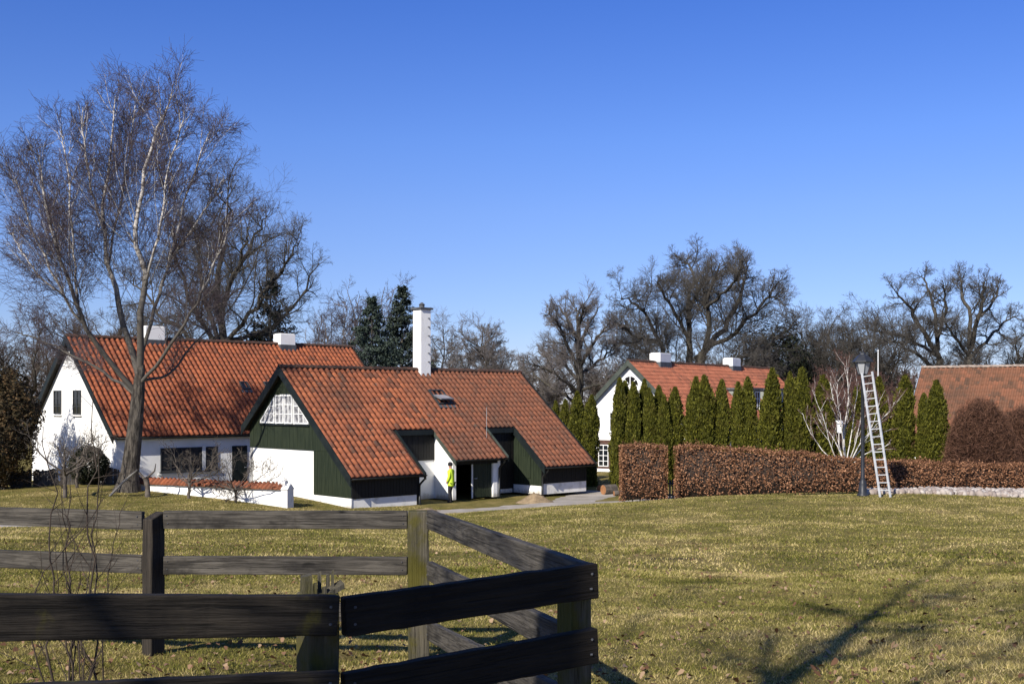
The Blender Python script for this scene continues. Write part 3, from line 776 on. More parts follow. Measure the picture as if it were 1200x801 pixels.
# ------------------------------------------------------------------ far left house (B)
B, ezB = house_root('long_house', 133, 512, 54, 0.0, AZ,
    'long white house with bright orange tile roof and white side gable behind the bare birch')
SLB = 0.892; RWB = 5.6; RZB = ezB + SLB * RWB; ULB = 17.7
zfB = lambda w: ezB + SLB * w
zfB2 = lambda w: RZB - SLB * (w - RWB)
zBB = lambda w: zfB(w) if w <= RWB else zfB2(w)
roofB = roof_obj('roof', [tile_slope(0, ULB, zfB, 0, RWB), tile_slope(0, ULB, zfB2, 2 * RWB, RWB, uoff=100)], M['tile_b'], B,
                 [slabq(0.02, ULB - 0.02, 0.02, RWB - 0.01, zfB), slabq(0.02, ULB - 0.02, RWB + 0.01, 2 * RWB - 0.02, zfB2)])
ridge_cap(0, ULB, RWB, RZB + 0.06, roofB)
uB = lambda w: zBB(w) - 0.16
mb = MB()
for u in (0.28, ULB - 0.53):
    mb.prism([(u, w, z) for w, z in [(0.27, -0.3), (2 * RWB - 0.3, -0.3), (2 * RWB - 0.3, uB(0.3)), (RWB, uB(RWB)), (0.27, uB(0.27))]], (0.25, 0, 0))
mb.box(0.284, ULB - 0.284, 0.266, 0.52, -0.3, uB(0.26)); mb.box(0.284, ULB - 0.284, 2 * RWB - 0.55, 2 * RWB - 0.304, -0.3, uB(0.3) - 0.003)
mb.build('wall', M['white'], B)
bargeboard(B, -0.055, [(-0.03, zBB(-0.03)), (RWB, RZB), (2 * RWB + 0.03, zBB(2 * RWB + 0.03))], 0.30)
bargeboard(B, ULB + 0.005, [(-0.03, zBB(-0.03)), (RWB, RZB), (2 * RWB + 0.03, zBB(2 * RWB + 0.03))], 0.26)
gutter(B, 0.0, ULB, -0.05, ezB - 0.04)
window(B, 'u', 0.262, -1, 2.5, 4.72, 0.95, 2.12, 4, 2, 'dframe', sill=True)
window(B, 'u', 0.262, -1, 4.92, 5.60, 0.95, 2.12, 2, 2, 'dframe', sill=True)
MB().box(2.36, 5.76, 0.20, 0.258, 0.80, 0.86).build('window_sill', M['frame'], B)
MB().box(4.73, 4.91, 0.20, 0.258, 0.90, 2.2).build('mullion', M['frame'], B)
mb = MB(); boards(mb, 'u', 6.42, 7.30, lambda a: -0.05, lambda a: 2.12, 0.262, -1, 0.15)
d = mb.build('door', M['dgreen'], B)
MB().tube([(7.2, 0.2, 1.0), (7.2, 0.16, 1.0), (7.1, 0.16, 1.0)], 0.014, 6).build('handle', M['alu'], d)
for w in (4.85, 7.35):
    window(B, 'w', 0.277, -1, w - 0.48, w + 0.48, 3.75, 4.98, 2, 3, 'dframe', pane='glass')
MB().box(0.17, 0.27, 4.3, 5.4, 3.66, 3.70).build('window_sill', M['plinth'], B)
MB().box(0.17, 0.27, 6.8, 7.9, 3.66, 3.70).build('window_sill', M['plinth'], B)
chimney(roofB, 4.7, RWB + 0.1, RZB - 0.55, RZB + 0.70, 1.1, 0.8)
chimney(roofB, 12.9, RWB + 0.0, RZB - 0.55, RZB + 0.62, 1.0, 0.8)
skylight(roofB, 8.35, 2.55, 0.5, 0.62, zfB, SLB)
skylight(roofB, 9.85, 2.55, 0.5, 0.62, zfB, SLB)

# ------------------------------------------------------------------ house beyond the evergreens (C)
AZC = R(35.5)
rC = Vector((math.sin(AZC), math.cos(AZC), 0)); bC = Vector((-math.cos(AZC), math.sin(AZC), 0))
apC = P(736, 423, 72)
SLC = 0.93; FWC = 4.4
oC = apC - bC * FWC
baseC = -0.4
C = empty('villa', (oC.x, oC.y, baseC), math.pi / 2 - AZC, 'white gabled house with red tile roof standing behind the row of evergreens', 'house', 'red roofed houses of the farm')
RZC = apC.z - baseC; ezC = RZC - SLC * FWC; ULC = 22.6
zfC = lambda w: ezC + SLC * w
zfC2 = lambda w: RZC - SLC * (w - FWC)
BWC = FWC + 3.0
zCC = lambda w: zfC(w) if w <= FWC else zfC2(w)
roofC = roof_obj('roof', [tile_slope(0, ULC, zfC, 0, FWC, tw=0.29), tile_slope(0, ULC, zfC2, BWC, FWC, tw=0.29, uoff=100)], M['tile_c'], C,
                 [slabq(0.02, ULC - 0.02, 0.02, FWC - 0.01, zfC), slabq(0.02, ULC - 0.02, FWC + 0.01, BWC - 0.02, zfC2)])
ridge_cap(0, ULC, FWC, RZC + 0.06, roofC)
uC = lambda w: zCC(w) - 0.16
mb = MB()
for u in (0.28, ULC - 0.53):
    mb.prism([(u, w, z) for w, z in [(0.3, 2.3), (BWC - 0.3, 2.3), (BWC - 0.3, uC(BWC - 0.3)), (FWC, uC(FWC)), (0.3, uC(0.3))]], (0.25, 0, 0))
mb.box(0.284, ULC - 0.284, 0.304, 0.55, 0, uC(0.3)); mb.box(0.284, ULC - 0.284, BWC - 0.55, BWC - 0.304, 0, uC(BWC - 0.3) - 0.003)
mb.build('wall', M['white'], C)
for u in (0.30, ULC - 0.51): MB().box(u, u + 0.2, 0.56, BWC - 0.56, 0, 2.297).build('brick_storey', M['brick'], C)
MB().box(0.22, 0.299, 0.56, BWC - 0.31, 0, 0.45).build('plinth', M['white'], C)
bargeboard(C, -0.055, [(-0.03, zCC(-0.03)), (FWC, RZC), (BWC + 0.03, zCC(BWC + 0.03))], 0.30, mat='ggreen')
bargeboard(C, ULC + 0.005, [(-0.03, zCC(-0.03)), (FWC, RZC), (BWC + 0.03, zCC(BWC + 0.03))], 0.26, mat='ggreen')
# fan light under the apex
mb = MB(); zc = RZC - 1.55
vs = [(0.275, FWC + 0.62 * math.cos(math.pi * k / 12), zc + 0.62 * math.sin(math.pi * k / 12)) for k in range(13)]
for k in range(12): mb.beam(vs[k], vs[k + 1], 0.06, 0.07, up=(1, 0, 0))
mb.beam((0.275, FWC - 0.62, zc), (0.275, FWC + 0.62, zc), 0.06, 0.07)
for a in (45, 90, 135): mb.beam((0.272, FWC, zc), (0.272, FWC + 0.6 * math.cos(R(a)), zc + 0.6 * math.sin(R(a))), 0.05, 0.04, up=(1, 0, 0))
f = mb.build('window', M['frame'], C)
MB().prism([(0.277, y, z) for _, y, z in vs], (-0.01, 0, 0)).build('pane', M['glass'], f)
window(C, 'w', 0.277, -1, 5.0, 5.9, 2.85, 4.1, 2, 3, sill=True)
window(C, 'w', 0.277, -1, 2.4, 3.3, 2.85, 4.1, 2, 3, sill=True)
window(C, 'w', 0.297, -1, 6.0, 6.75, 0.6, 2.0, 2, 4)
window(C, 'w', 0.297, -1, 3.6, 4.5, 0.6, 2.0, 2, 4)
MB().lathe([(0.02, 3.4), (0.09, 3.45), (0.11, 3.75), (0.14, 3.8), (0.02, 3.92)], 8, (0.10, 6.75)).tube([(0.10, 6.75, 3.42), (0.28, 6.75, 3.5)], 0.02, 5).build('wall_lantern', M['lamp'], C)
chimney(roofC, 4.3, FWC, RZC - 0.5, RZC + 0.62, 1.5, 0.8)
chimney(roofC, 15.5, FWC, RZC - 0.5, RZC + 0.62, 1.4, 0.8)
# flat topped dormers in the slope facing the garden
for u0, u1 in ((10.4, 12.6), (14.8, 19.8)):
    mb = MB(); zt = RZC - 1.75
    mb.box(u0, u1, 0.9, 2.35, ezC + 0.4, zt)
    dm = mb.build('dormer', M['pale_stucco'], roofC)
    MB().box(u0 - 0.15, u1 + 0.15, 0.72, 2.7, zt + 0.002, zt + 0.14).build('dormer_roof', M['lead'], dm)
    n = 2 if u1 - u0 < 3 else 3
    for i in range(n):
        a = u0 + 0.2 + i * (u1 - u0 - 0.2) / n
        window(dm, 'u', 0.897, -1, a, a + (u1 - u0 - 0.2) / n - 0.2, ezC + 0.75, zt - 0.12, 2, 3)

# ------------------------------------------------------------------ barn on the right (D)
vD = Vector((-0.55, -0.835, 0)).normalized()         # towards the garden
rD = Vector((-vD.y, vD.x, 0))                        # along the ridge, to the right
apD = P(1080, 431, 75)
SLD = 0.95; FWD = 5.5
oD = apD + vD * FWD; baseD = -0.3
angD = math.atan2(rD.y, rD.x)
Db = empty('barn', (oD.x, oD.y, baseD), angD, 'long low barn with brownish tile roof at the right edge behind the rust brown bushes', 'barn', 'red roofed houses of the farm')
RZD = apD.z - baseD; ezD = RZD - SLD * FWD; ULD = 26.0
zfD = lambda w: ezD + SLD * w
zfD2 = lambda w: RZD - SLD * (w - FWD)
roofD = roof_obj('roof', [tile_slope(0, ULD, zfD, 0, FWD, tw=0.29), tile_slope(0, ULD, zfD2, 2 * FWD, FWD, tw=0.29, uoff=100)], M['tile_d'], Db,
                 [slabq(0.02, ULD - 0.02, 0.02, FWD - 0.01, zfD), slabq(0.02, ULD - 0.02, FWD + 0.01, 2 * FWD - 0.02, zfD2)])
rc = ridge_cap(0, ULD, FWD, RZD + 0.06, roofD); rc.data.materials[0] = simple('mortared_ridge', (0.34, 0.28, 0.23), (0.2, 0.15, 0.12), 6, 0.9)
mb = MB()
uD = lambda w: (zfD(w) if w <= FWD else zfD2(w)) - 0.16
for u in (0.2, ULD - 0.45):
    mb.prism([(u, w, z) for w, z in [(0.3, -0.3), (2 * FWD - 0.3, -0.3), (2 * FWD - 0.3, uD(0.3)), (FWD, uD(FWD)), (0.3, uD(0.3))]], (0.25, 0, 0))
mb.box(0.204, ULD - 0.204, 0.296, 0.55, -0.3, uD(0.28)); mb.box(0.204, ULD - 0.204, 2 * FWD - 0.55, 2 * FWD - 0.304, -0.3, uD(0.3) - 0.003)
mb.build('wall', M['white'], Db)
vb = bargeboard(Db, -0.055, [(-0.03, zfD(-0.03)), (FWD, RZD), (2 * FWD, zfD2(2 * FWD))], 0.22, mat='lead')
vb.data.materials[0] = simple('blue_grey_verge', (0.28, 0.32, 0.38), (0.2, 0.23, 0.28), 3, 0.6)
for u in (3.0, 7.0, 12.0, 18.0): window(Db, 'u', 0.292, -1, u, u + 0.9, 0.7, 1.5, 2, 2, 'dframe')

# ------------------------------------------------------------------ ground
def axis(lo, hi, st, far):
    a = list(np.arange(lo, hi + 1e-6, st)); step = st * 2; x = hi
    while x < far: x += step; step *= 1.5; a.append(x)
    return a
xs = [float(v) for v in np.arange(0, 8, 0.125)] + axis(0, 36, 0.5, 1500)[16:]; xs = [-x for x in xs[:0:-1]] + xs
ys = [float(v) for v in np.arange(0, 16, 0.125)] + [float(v) for v in np.arange(16, 66, 0.5)] + axis(0, 66, 0.5, 1800)[133:]; ys = [-120, -60, -30, -18, -12, -8, -5, -3, -1.5] + ys
X, Y = np.meshgrid(np.array(xs), np.array(ys))
Zt = H(X, Y)
nx, ny = len(xs), len(ys)
idx = np.arange(nx * ny).reshape(ny, nx)
F = np.stack([idx[:-1, :-1], idx[:-1, 1:], idx[1:, 1:], idx[1:, :-1]], -1).reshape(-1, 4)
gr = np_obj('ground', np.stack([X, Y, Zt], -1).reshape(-1, 3), F, M['soil'], None, True)
tag(gr, kind='structure')

def strip(name, pts, widths, mat, lift, n=90, seg=7, wob=0.12):
    g = np.random.default_rng(5)
    c = resample([(p.x, p.y, 0) for p in pts], n)
    w = np.interp(np.linspace(0, 1, n), np.linspace(0, 1, len(widths)), widths)
    T = nrm(np.gradient(c, axis=0)); Nn = np.stack([-T[:, 1], T[:, 0]], 1)
    s = np.linspace(-0.5, 0.5, seg)
    edge = 1 + wob * np.sin(np.arange(n) * 1.7) * np.sin(np.arange(n) * 0.61 + 1)
    XY = c[:, None, :2] + Nn[:, None, :] * (s[None, :, None] * (w * edge)[:, None, None])
    z = H(XY[..., 0], XY[..., 1]) + lift - 0.05 * (np.abs(s)[None, :] > 0.49)
    V = np.concatenate([XY, z[..., None]], -1).reshape(-1, 3)
    idx = np.arange(n * seg).reshape(n, seg)
    F = np.stack([idx[:-1, :-1], idx[:-1, 1:], idx[1:, 1:], idx[1:, :-1]], -1).reshape(-1, 4)
    o = np_obj(name, V, F, mat, None, True); tag(o, kind='structure')
    return c, w
PATH_PTS = [P(-120, 615, 30), P(0, 614, 32.5), P(150, 612, 34.5), P(320, 607, 38.5), P(480, 601, 43.5), P(600, 597, 47), P(700, 591, 49.5), P(770, 587, 50.5), P(880, 580, 55)]
pc, pw = strip('path', PATH_PTS, [2.2, 2.2, 2.0, 2.4, 3.6, 4.2, 4.0, 3.0, 2.4], M['gravel'], 0.03)
spur, sw = strip('forecourt', [P(650, 592, 48.6), P(672, 585, 52), P(705, 577, 57.5)], [3.0, 2.4, 3.0], M['gravel'], 0.026, 30)

def on_path(x, y):
    m_ = np.zeros(len(x), bool)
    for c, w in ((pc, pw), (spur, sw)):
        for i in range(0, len(c), 2):
            m_ |= ((x - c[i, 0]) ** 2 + (y - c[i, 1]) ** 2) < (w[i] * 0.5 + 0.02) ** 2
    return m_

def in_house(x, y):
    m_ = np.zeros(len(x), bool)
    for root, u1, w1 in ((A, UL - 0.3, 8.3), (B, ULB, 11)):
        a = root.rotation_euler.z; dx, dy = x - root.location.x, y - root.location.y
        u = dx * math.cos(a) + dy * math.sin(a); w = -dx * math.sin(a) + dy * math.cos(a)
        m_ |= (u > 0.2) & (u < u1) & (w > 0.3) & (w < w1)
    return m_

def blades(name, n, d0, d1, hmin, hmax, wd, seed, power=1.0):
    g = np.random.default_rng(seed)
    t = g.random(n)
    D = (d0 ** power + t * (d1 ** power - d0 ** power)) ** (1 / power)
    x = (g.random(n) * 2 - 1) * (D * 0.47 + 0.6)
    if d1 > 20:
        k = ~(on_path(x, D) | in_house(x, D)); x, D = x[k], D[k]
    n = len(x)
    clump = 0.5 + 0.5 * np.sin(x * 3.1 + np.sin(D * 2.3) * 2) * np.sin(D * 2.7 + np.sin(x * 1.9) * 2)
    h = g.uniform(hmin, hmax, n) * (0.65 + 0.7 * clump); a = g.random(n) * 2 * np.pi; lean = g.normal(0, 0.75, (n, 2)) * h[:, None]
    z = H(x, D)
    w = wd * g.uniform(0.6, 1.4, n)
    p0 = np.stack([x - np.cos(a) * w, D - np.sin(a) * w, z - 0.005], 1)
    p1 = np.stack([x + np.cos(a) * w, D + np.sin(a) * w, z - 0.005], 1)
    p2 = np.stack([x + lean[:, 0], D + lean[:, 1], z + h], 1)
    V = np.stack([p0, p1, p2], 1).reshape(-1, 3)
    o = np_obj(name, V, np.arange(3 * n).reshape(n, 3), M['blade'])
    return o
o = blades('grass', 300000, 5.6, 17, 0.012, 0.036, 0.0036, 11, 1.6); tag(o, 'short winter grass blades on the lawn in the foreground', 'grass', kind='stuff')
o = blades('lawn_grass', 260000, 15, 48, 0.02, 0.048, 0.010, 12, 1.5); tag(o, 'patchy green and straw coloured grass on the farther lawn', 'grass', kind='stuff')

# fallen leaves
def leaves(n, seed):
    g = np.random.default_rng(seed)
    D = 5.8 + 18 * g.random(n) ** 2.0; x = (g.random(n) * 2 - 1) * (D * 0.46 + 0.5)
    k = (g.random(n) < np.where(x < 1.0, 1.0, 0.6)); x, D = x[k], D[k]; n = len(x)
    z = H(x, D) + g.uniform(0.015, 0.05, n)
    s = g.uniform(0.011, 0.034, n); a = g.random(n) * 6.28
    tx = np.stack([np.cos(a), np.sin(a), g.normal(0, 0.35, n)], 1); ty = np.stack([-np.sin(a), np.cos(a), g.normal(0, 0.35, n)], 1)
    c = np.stack([x, D, z], 1)
    pts = [(-1, 0, 0), (-0.35, -0.6, 0.45), (0.4, -0.5, 0.25), (1.0, 0, 0.2), (0.5, 0.5, 0.5), (-0.4, 0.45, 0.1)]
    V = np.stack([c + tx * (p * s)[:, None] + ty * (q * s)[:, None] + np.array([0, 0, 1.0]) * (r_ * s)[:, None] for p, q, r_ in pts], 1).reshape(-1, 3)
    return np_obj('fallen_leaves', V, np.arange(6 * n).reshape(n, 6), M['leaf'])
tag(leaves(6500, 4), 'dry brown fallen leaves scattered over the grass near the fence', 'leaves', kind='stuff')

# ------------------------------------------------------------------ paddock fence
fr = P(490, 768, 8.9)
FN = empty('paddock_fence', (fr.x, fr.y, fr.z), 0, 'weathered dark timber rail fence turning a corner in the foreground', 'fence')
FO = Vector(fr)
g_f = random.Random(3)
def rail(a, b_, h, th, mat, label=None):
    """board from a to b (top edge points, world) : own object with its local x along the board"""
    a = Vector(a); b_ = Vector(b_); t = b_ - a; L = t.length
    n = 24; V = []; 
    for i in range(n + 1):
        x = L * i / n
        j = g_f.gauss(0, 0.0012); k = g_f.gauss(0, 0.0012); q = g_f.gauss(0, 0.001)
        V += [(x, -th / 2 + q, -h + k), (x, th / 2 + q, -h + k), (x, th / 2 + q, j), (x, -th / 2 + q, j)]
    F = []
    for i in range(n):
        for k in range(4):
            F.append((i * 4 + k, (i + 1) * 4 + k, (i + 1) * 4 + (k + 1) % 4, i * 4 + (k + 1) % 4))
    F += [(0, 1, 2, 3), (n * 4 + 3, n * 4 + 2, n * 4 + 1, n * 4)]
    m_ = MB(); m_.add(V, F)
    o = m_.build('rail', M[mat], FN, bevel=0.006, label=label)
    for xe in (0.035, L - 0.035):
        for zf in (0.27, 0.70):
            MB().tube([(xe + g_f.uniform(-0.01, 0.01), -th / 2 + 0.001, -h * zf), (xe, -th / 2 - 0.004, -h * zf)], 0.005, 7).build('nail', M['lead'], o)
    o.location = a - FO
    o.rotation_euler = (0, -math.atan2(t.z, math.hypot(t.x, t.y)), math.atan2(t.y, t.x))
    return o
def post(x, y, z0, z1, wx, wy, rot, mat, label=None, slant=0.0):
    m_ = MB(); n = 8; V = []; hh = z1 - z0
    for i in range(n + 1):
        z = hh * i / n; j = [g_f.gauss(0, 0.003) for _ in range(4)]
        V += [(-wx / 2 + j[0], -wy / 2 + j[1], z), (wx / 2 + j[1], -wy / 2 + j[2], z), (wx / 2 + j[2], wy / 2 + j[3], z), (-wx / 2 + j[3], wy / 2 + j[0], z)]
    V[-1] = (V[-1][0], V[-1][1], hh + slant); V[-2] = (V[-2][0], V[-2][1], hh + slant)
    F = []
    for i in range(n):
        for k in range(4): F.append((i * 4 + k, i * 4 + (k + 1) % 4, (i + 1) * 4 + (k + 1) % 4, (i + 1) * 4 + k))
    F += [(3, 2, 1, 0), (n * 4, n * 4 + 1, n * 4 + 2, n * 4 + 3)]
    m_.add(V, F)
    o = m_.build('post', M[mat], FN, bevel=0.008, label=label)
    o.location = Vector((x, y, z0)) - FO; o.rotation_euler = (0, 0, rot)
    return o
# back run
pc1 = P(490.5, 598, 8.9); post(pc1.x, pc1.y, Hs(pc1.x, pc1.y) - 0.3, pc1.z, 0.16, 0.14, 0.12, 'post_moss', 'corner post streaked with yellow green moss')
pc2 = P(180, 604, 9.0); post(pc2.x, pc2.y, Hs(pc2.x, pc2.y) - 0.3, pc2.z - 0.02, 0.10, 0.15, -0.45, 'post_dark', None, 0.05)
pc3 = P(-190, 590, 9.7); post(pc3.x, pc3.y, Hs(pc3.x, pc3.y) - 0.3, pc3.z, 0.14, 0.14, 0.0, 'post_dark')
for (yl, yr) in ((598, 598), (651, 652), (706, 706)):
    rail(P(192, yl, 9.04), P(477.5, yr, 8.95), 0.142, 0.05, 'rail_grey')
for (yl, yr) in ((588, 599), (637, 650), (690, 704)):
    rail(P(-180, yl, 9.65), P(168, yr, 9.04), 0.145, 0.05, 'rail_grey')
# side run
for (y0, y1, d1, x1) in ((597, 659, 4.80, 688), (657, 734, 4.92, 668), (727, 806, 4.92, 664)):
    rail(P(503.5, y0, 8.82), P(x1, y1, d1), 0.145, 0.05, 'rail_grey')
# near run
pn = P(673, 690, 4.86); post(pn.x, pn.y, Hs(pn.x, pn.y) - 0.3, pn.z + 0.06, 0.11, 0.11, 0.55, 'post_moss')
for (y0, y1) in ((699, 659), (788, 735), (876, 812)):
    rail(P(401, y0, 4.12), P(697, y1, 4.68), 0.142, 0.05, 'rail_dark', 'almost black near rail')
for (y0, y1) in ((694, 697), (812, 785), (905, 872)):
    rail(P(-230, y0, 3.18), P(396, y1, 4.10), 0.142, 0.05, 'rail_brown', 'dark brown near rail')
q = P(372, 690, 4.24); rot = math.atan2(0.30, 1.0) + 0.35
post(q.x, q.y, Hs(q.x, q.y) - 0.3, q.z - 0.01, 0.125, 0.115, rot, 'post_moss', 'splintered post with a broken mossy top')
mb = MB()      # the broken splinters of its top
for dx, dy, hh, w, d_ in [(-0.040, 0.0, 0.088, 0.044, 0.09), (-0.012, -0.03, 0.062, 0.014, 0.03), (0.010, 0.02, 0.096, 0.013, 0.03), (0.022, -0.03, 0.045, 0.018, 0.03), (0.043, 0.03, 0.085, 0.013, 0.03), (0.055, -0.01, 0.105, 0.010, 0.025)]:
    mb.add([(dx - w / 2, dy - d_ / 2, 0), (dx + w / 2, dy - d_ / 2, 0), (dx + w / 2, dy + d_ / 2, 0), (dx - w / 2, dy + d_ / 2, 0),
            (dx - w * 0.42, dy - d_ * 0.4, hh * 0.93), (dx + w * 0.36, dy - d_ * 0.4, hh), (dx + w * 0.36, dy + d_ * 0.4, hh * 0.96), (dx - w * 0.42, dy + d_ * 0.4, hh * 0.9)],
           [(0, 3, 2, 1), (4, 5, 6, 7), (0, 1, 5, 4), (1, 2, 6, 5), (2, 3, 7, 6), (3, 0, 4, 7)])
mb.prism([(0.03, -0.04, 0.0), (0.095, -0.04, 0.035), (0.085, 0.0, 0.045), (0.03, 0.0, 0.012)], (0, 0, 0.018))
o = mb.build('splinter', M['post_moss'], FN); o.location = Vector((q.x, q.y, q.z - 0.03)) - FO; o.rotation_euler = (0, 0, rot - 0.35)

# ------------------------------------------------------------------ street lamp + ladder
lp = P(1011, 582, 40); lz = Hs(lp.x, lp.y)
L = empty('garden_lamp', (lp.x, lp.y, lz), 0, 'tall dark lamp post with a six sided lantern at the hedge, ladder leaning on it', 'street lamp')
topz = P(1012, 440, 40).z - lz
MB().lathe([(0.20, -0.05), (0.20, 0.05), (0.145, 0.10), (0.135, 0.42), (0.115, 0.50), (0.075, 0.56), (0.085, 0.60), (0.065, 0.66), (0.06, topz - 0.15), (0.09, topz - 0.12), (0.05, topz - 0.08), (0.05, topz)], 14).build('pole', M['lamp'], L, True)
ln = MB().lathe([(0.05, topz), (0.14, topz + 0.02), (0.15, topz + 0.05), (0.12, topz + 0.06)], 6).build('lantern', M['lamp'], L)
MB().lathe([(0.15, topz + 0.062), (0.275, topz + 0.47)], 6).build('lantern_glass', M['lampglass'], ln)
mb = MB()
for k in range(6):
    a = 2 * math.pi * (k + 0.5) / 6
    mb.tube([(0.155 * math.cos(a), 0.155 * math.sin(a), topz + 0.05), (0.285 * math.cos(a), 0.285 * math.sin(a), topz + 0.48)], 0.014, 5)
mb.build('lantern_rib', M['lamp'], ln)
MB().lathe([(0.295, topz + 0.472), (0.375, topz + 0.475), (0.37, topz + 0.51), (0.19, topz + 0.70), (0.11, topz + 0.74), (0.10, topz + 0.79), (0.03, topz + 0.82), (0.035, topz + 0.88), (0.008, topz + 0.95)], 6).build('lantern_cap', M['lamp'], ln)
b0 = P(1031.5, 581, 39.3); t0 = P(1010, 437, 39.88); b1 = P(1043.5, 581, 39.15); t1 = P(1022, 435, 39.7)
b0.z = Hs(b0.x, b0.y); b1.z = Hs(b1.x, b1.y)
LD = empty('ladder', tuple((b0 + b1) / 2), 0, 'silver aluminium extension ladder leaning against the lamp post', 'ladder')
org = (b0 + b1) / 2
ax = (b1 - b0).normalized()
for (p, q_) in ((b0, t0), (b1, t1)):
    m_ = MB(); m_.beam(p - org, q_ - org, 0.03, 0.075, up=(0.6, -0.8, 0)); m_.build('rail', M['alu'], LD)
nr = (t0 - b0).cross(ax).normalized()
for (p, q_) in ((b0, t0), (b1, t1)):
    m_ = MB(); off = nr * 0.06
    m_.beam(p.lerp(q_, 0.42) - org + off, p.lerp(q_, 0.62) - org + off, 0.03, 0.075, up=(0.6, -0.8, 0)); m_.build('rail', M['alu'], LD)
m0 = None
for i in range(16):
    f = 0.055 + i * 0.061
    m_ = MB(); m_.tube([b0.lerp(t0, f) - org, b1.lerp(t1, f) - org], 0.018, 6); m_.build('rung', M['alu'], LD)

# ------------------------------------------------------------------ leafy things
def leaf_quads(g, c, nrml, size, jitter=0.7):
    n = len(c)
    d = nrm(nrml + g.normal(0, jitter, (n, 3)))
    r = nrm(np.cross(d, g.normal(0, 1, (n, 3)))); s = np.cross(d, r)
    size = np.asarray(size).reshape(-1, 1) * g.uniform(0.6, 1.3, (n, 1))
    V = np.stack([c - r * size, c - s * size * 0.55, c + r * size, c + s * size * 0.55], 1).reshape(-1, 3)
    return V, np.arange(4 * n).reshape(n, 4)

def thuja_mesh(seed, h=5.5, rad=0.5, n=9000):
    g = np.random.default_rng(seed)
    e1, e2, e3 = g.uniform(0.88, 1.08), g.uniform(0.8, 1.2), g.uniform(0.7, 1.3)
    lx, ly = g.normal(0, 0.035, 2)
    def prof(t):
        return rad * np.interp(t, [0, 0.06, 0.3, 0.62, 0.8, 0.91, 0.97, 1], [0.85, 0.95, 1.0, 0.92 * e1, 0.73 * e2, 0.43 * e2, 0.20 * e3, 0.04])
    t = g.random(n) ** 0.9; a = g.random(n) * 2 * np.pi
    lump = 1 + 0.13 * np.sin(3 * a + 9 * t + seed) + 0.11 * np.sin(5 * a - 17 * t + 2 * seed) + 0.07 * np.sin(29 * t + 2 * a)
    dep = 1 - 0.30 * g.random(n) ** 2
    r = prof(t) * lump * dep + g.normal(0, 0.02, n) + (g.random(n) < 0.04) * g.exponential(0.06, n)
    c = np.stack([r * np.cos(a) + lx * t * t * 2, r * np.sin(a) + ly * t * t * 2, t * h], 1)
    nr_ = np.stack([np.cos(a), np.sin(a), np.full(n, 0.1)], 1)
    # upright fan sprays
    tang = np.stack([np.cos(a) * 0.45, np.sin(a) * 0.45, np.ones(n)], 1) + g.normal(0, 0.35, (n, 3))
    tang = nrm(tang); side = nrm(np.cross(tang, g.normal(0, 1, (n, 3)))); s = g.uniform(0.05, 0.11, n)[:, None]
    V1 = np.stack([c - tang * s * 0.9, c - side * s * 0.42, c + tang * s * 1.1, c + side * s * 0.42], 1).reshape(-1, 3)
    F1 = np.arange(4 * n).reshape(n, 4)
    # core
    K, S = 14, 10
    tt = np.linspace(0, 0.97, K); q_ = 2 * np.pi * np.arange(S) / S
    rr = prof(tt) * 0.72
    core = np.stack([rr[:, None] * np.cos(q_) + lx * 2 * tt[:, None] ** 2, rr[:, None] * np.sin(q_) + ly * 2 * tt[:, None] ** 2, np.repeat(tt[:, None] * h, S, 1)], -1).reshape(-1, 3)
    idx = np.arange(K * S).reshape(K, S)
    Fc = np.stack([idx[:-1], np.roll(idx[:-1], -1, 1), np.roll(idx[1:], -1, 1), idx[1:]], -1).reshape(-1, 4)
    return merge([(V1, F1), (core, Fc)])
TH = []
for k in range(5):
    r0 = empty('columnar_conifer', (0, 0, 0), 0)
    v, f = thuja_mesh(20 + k, 5.5, 0.5)
    np_obj('crown', v, f, M['thuja'], r0)
    MB().tube([(0, 0, -0.2), (0, 0, 1.2)], [0.09, 0.06], 7).build('trunk', M['bark'], r0)
    TH.append(r0)
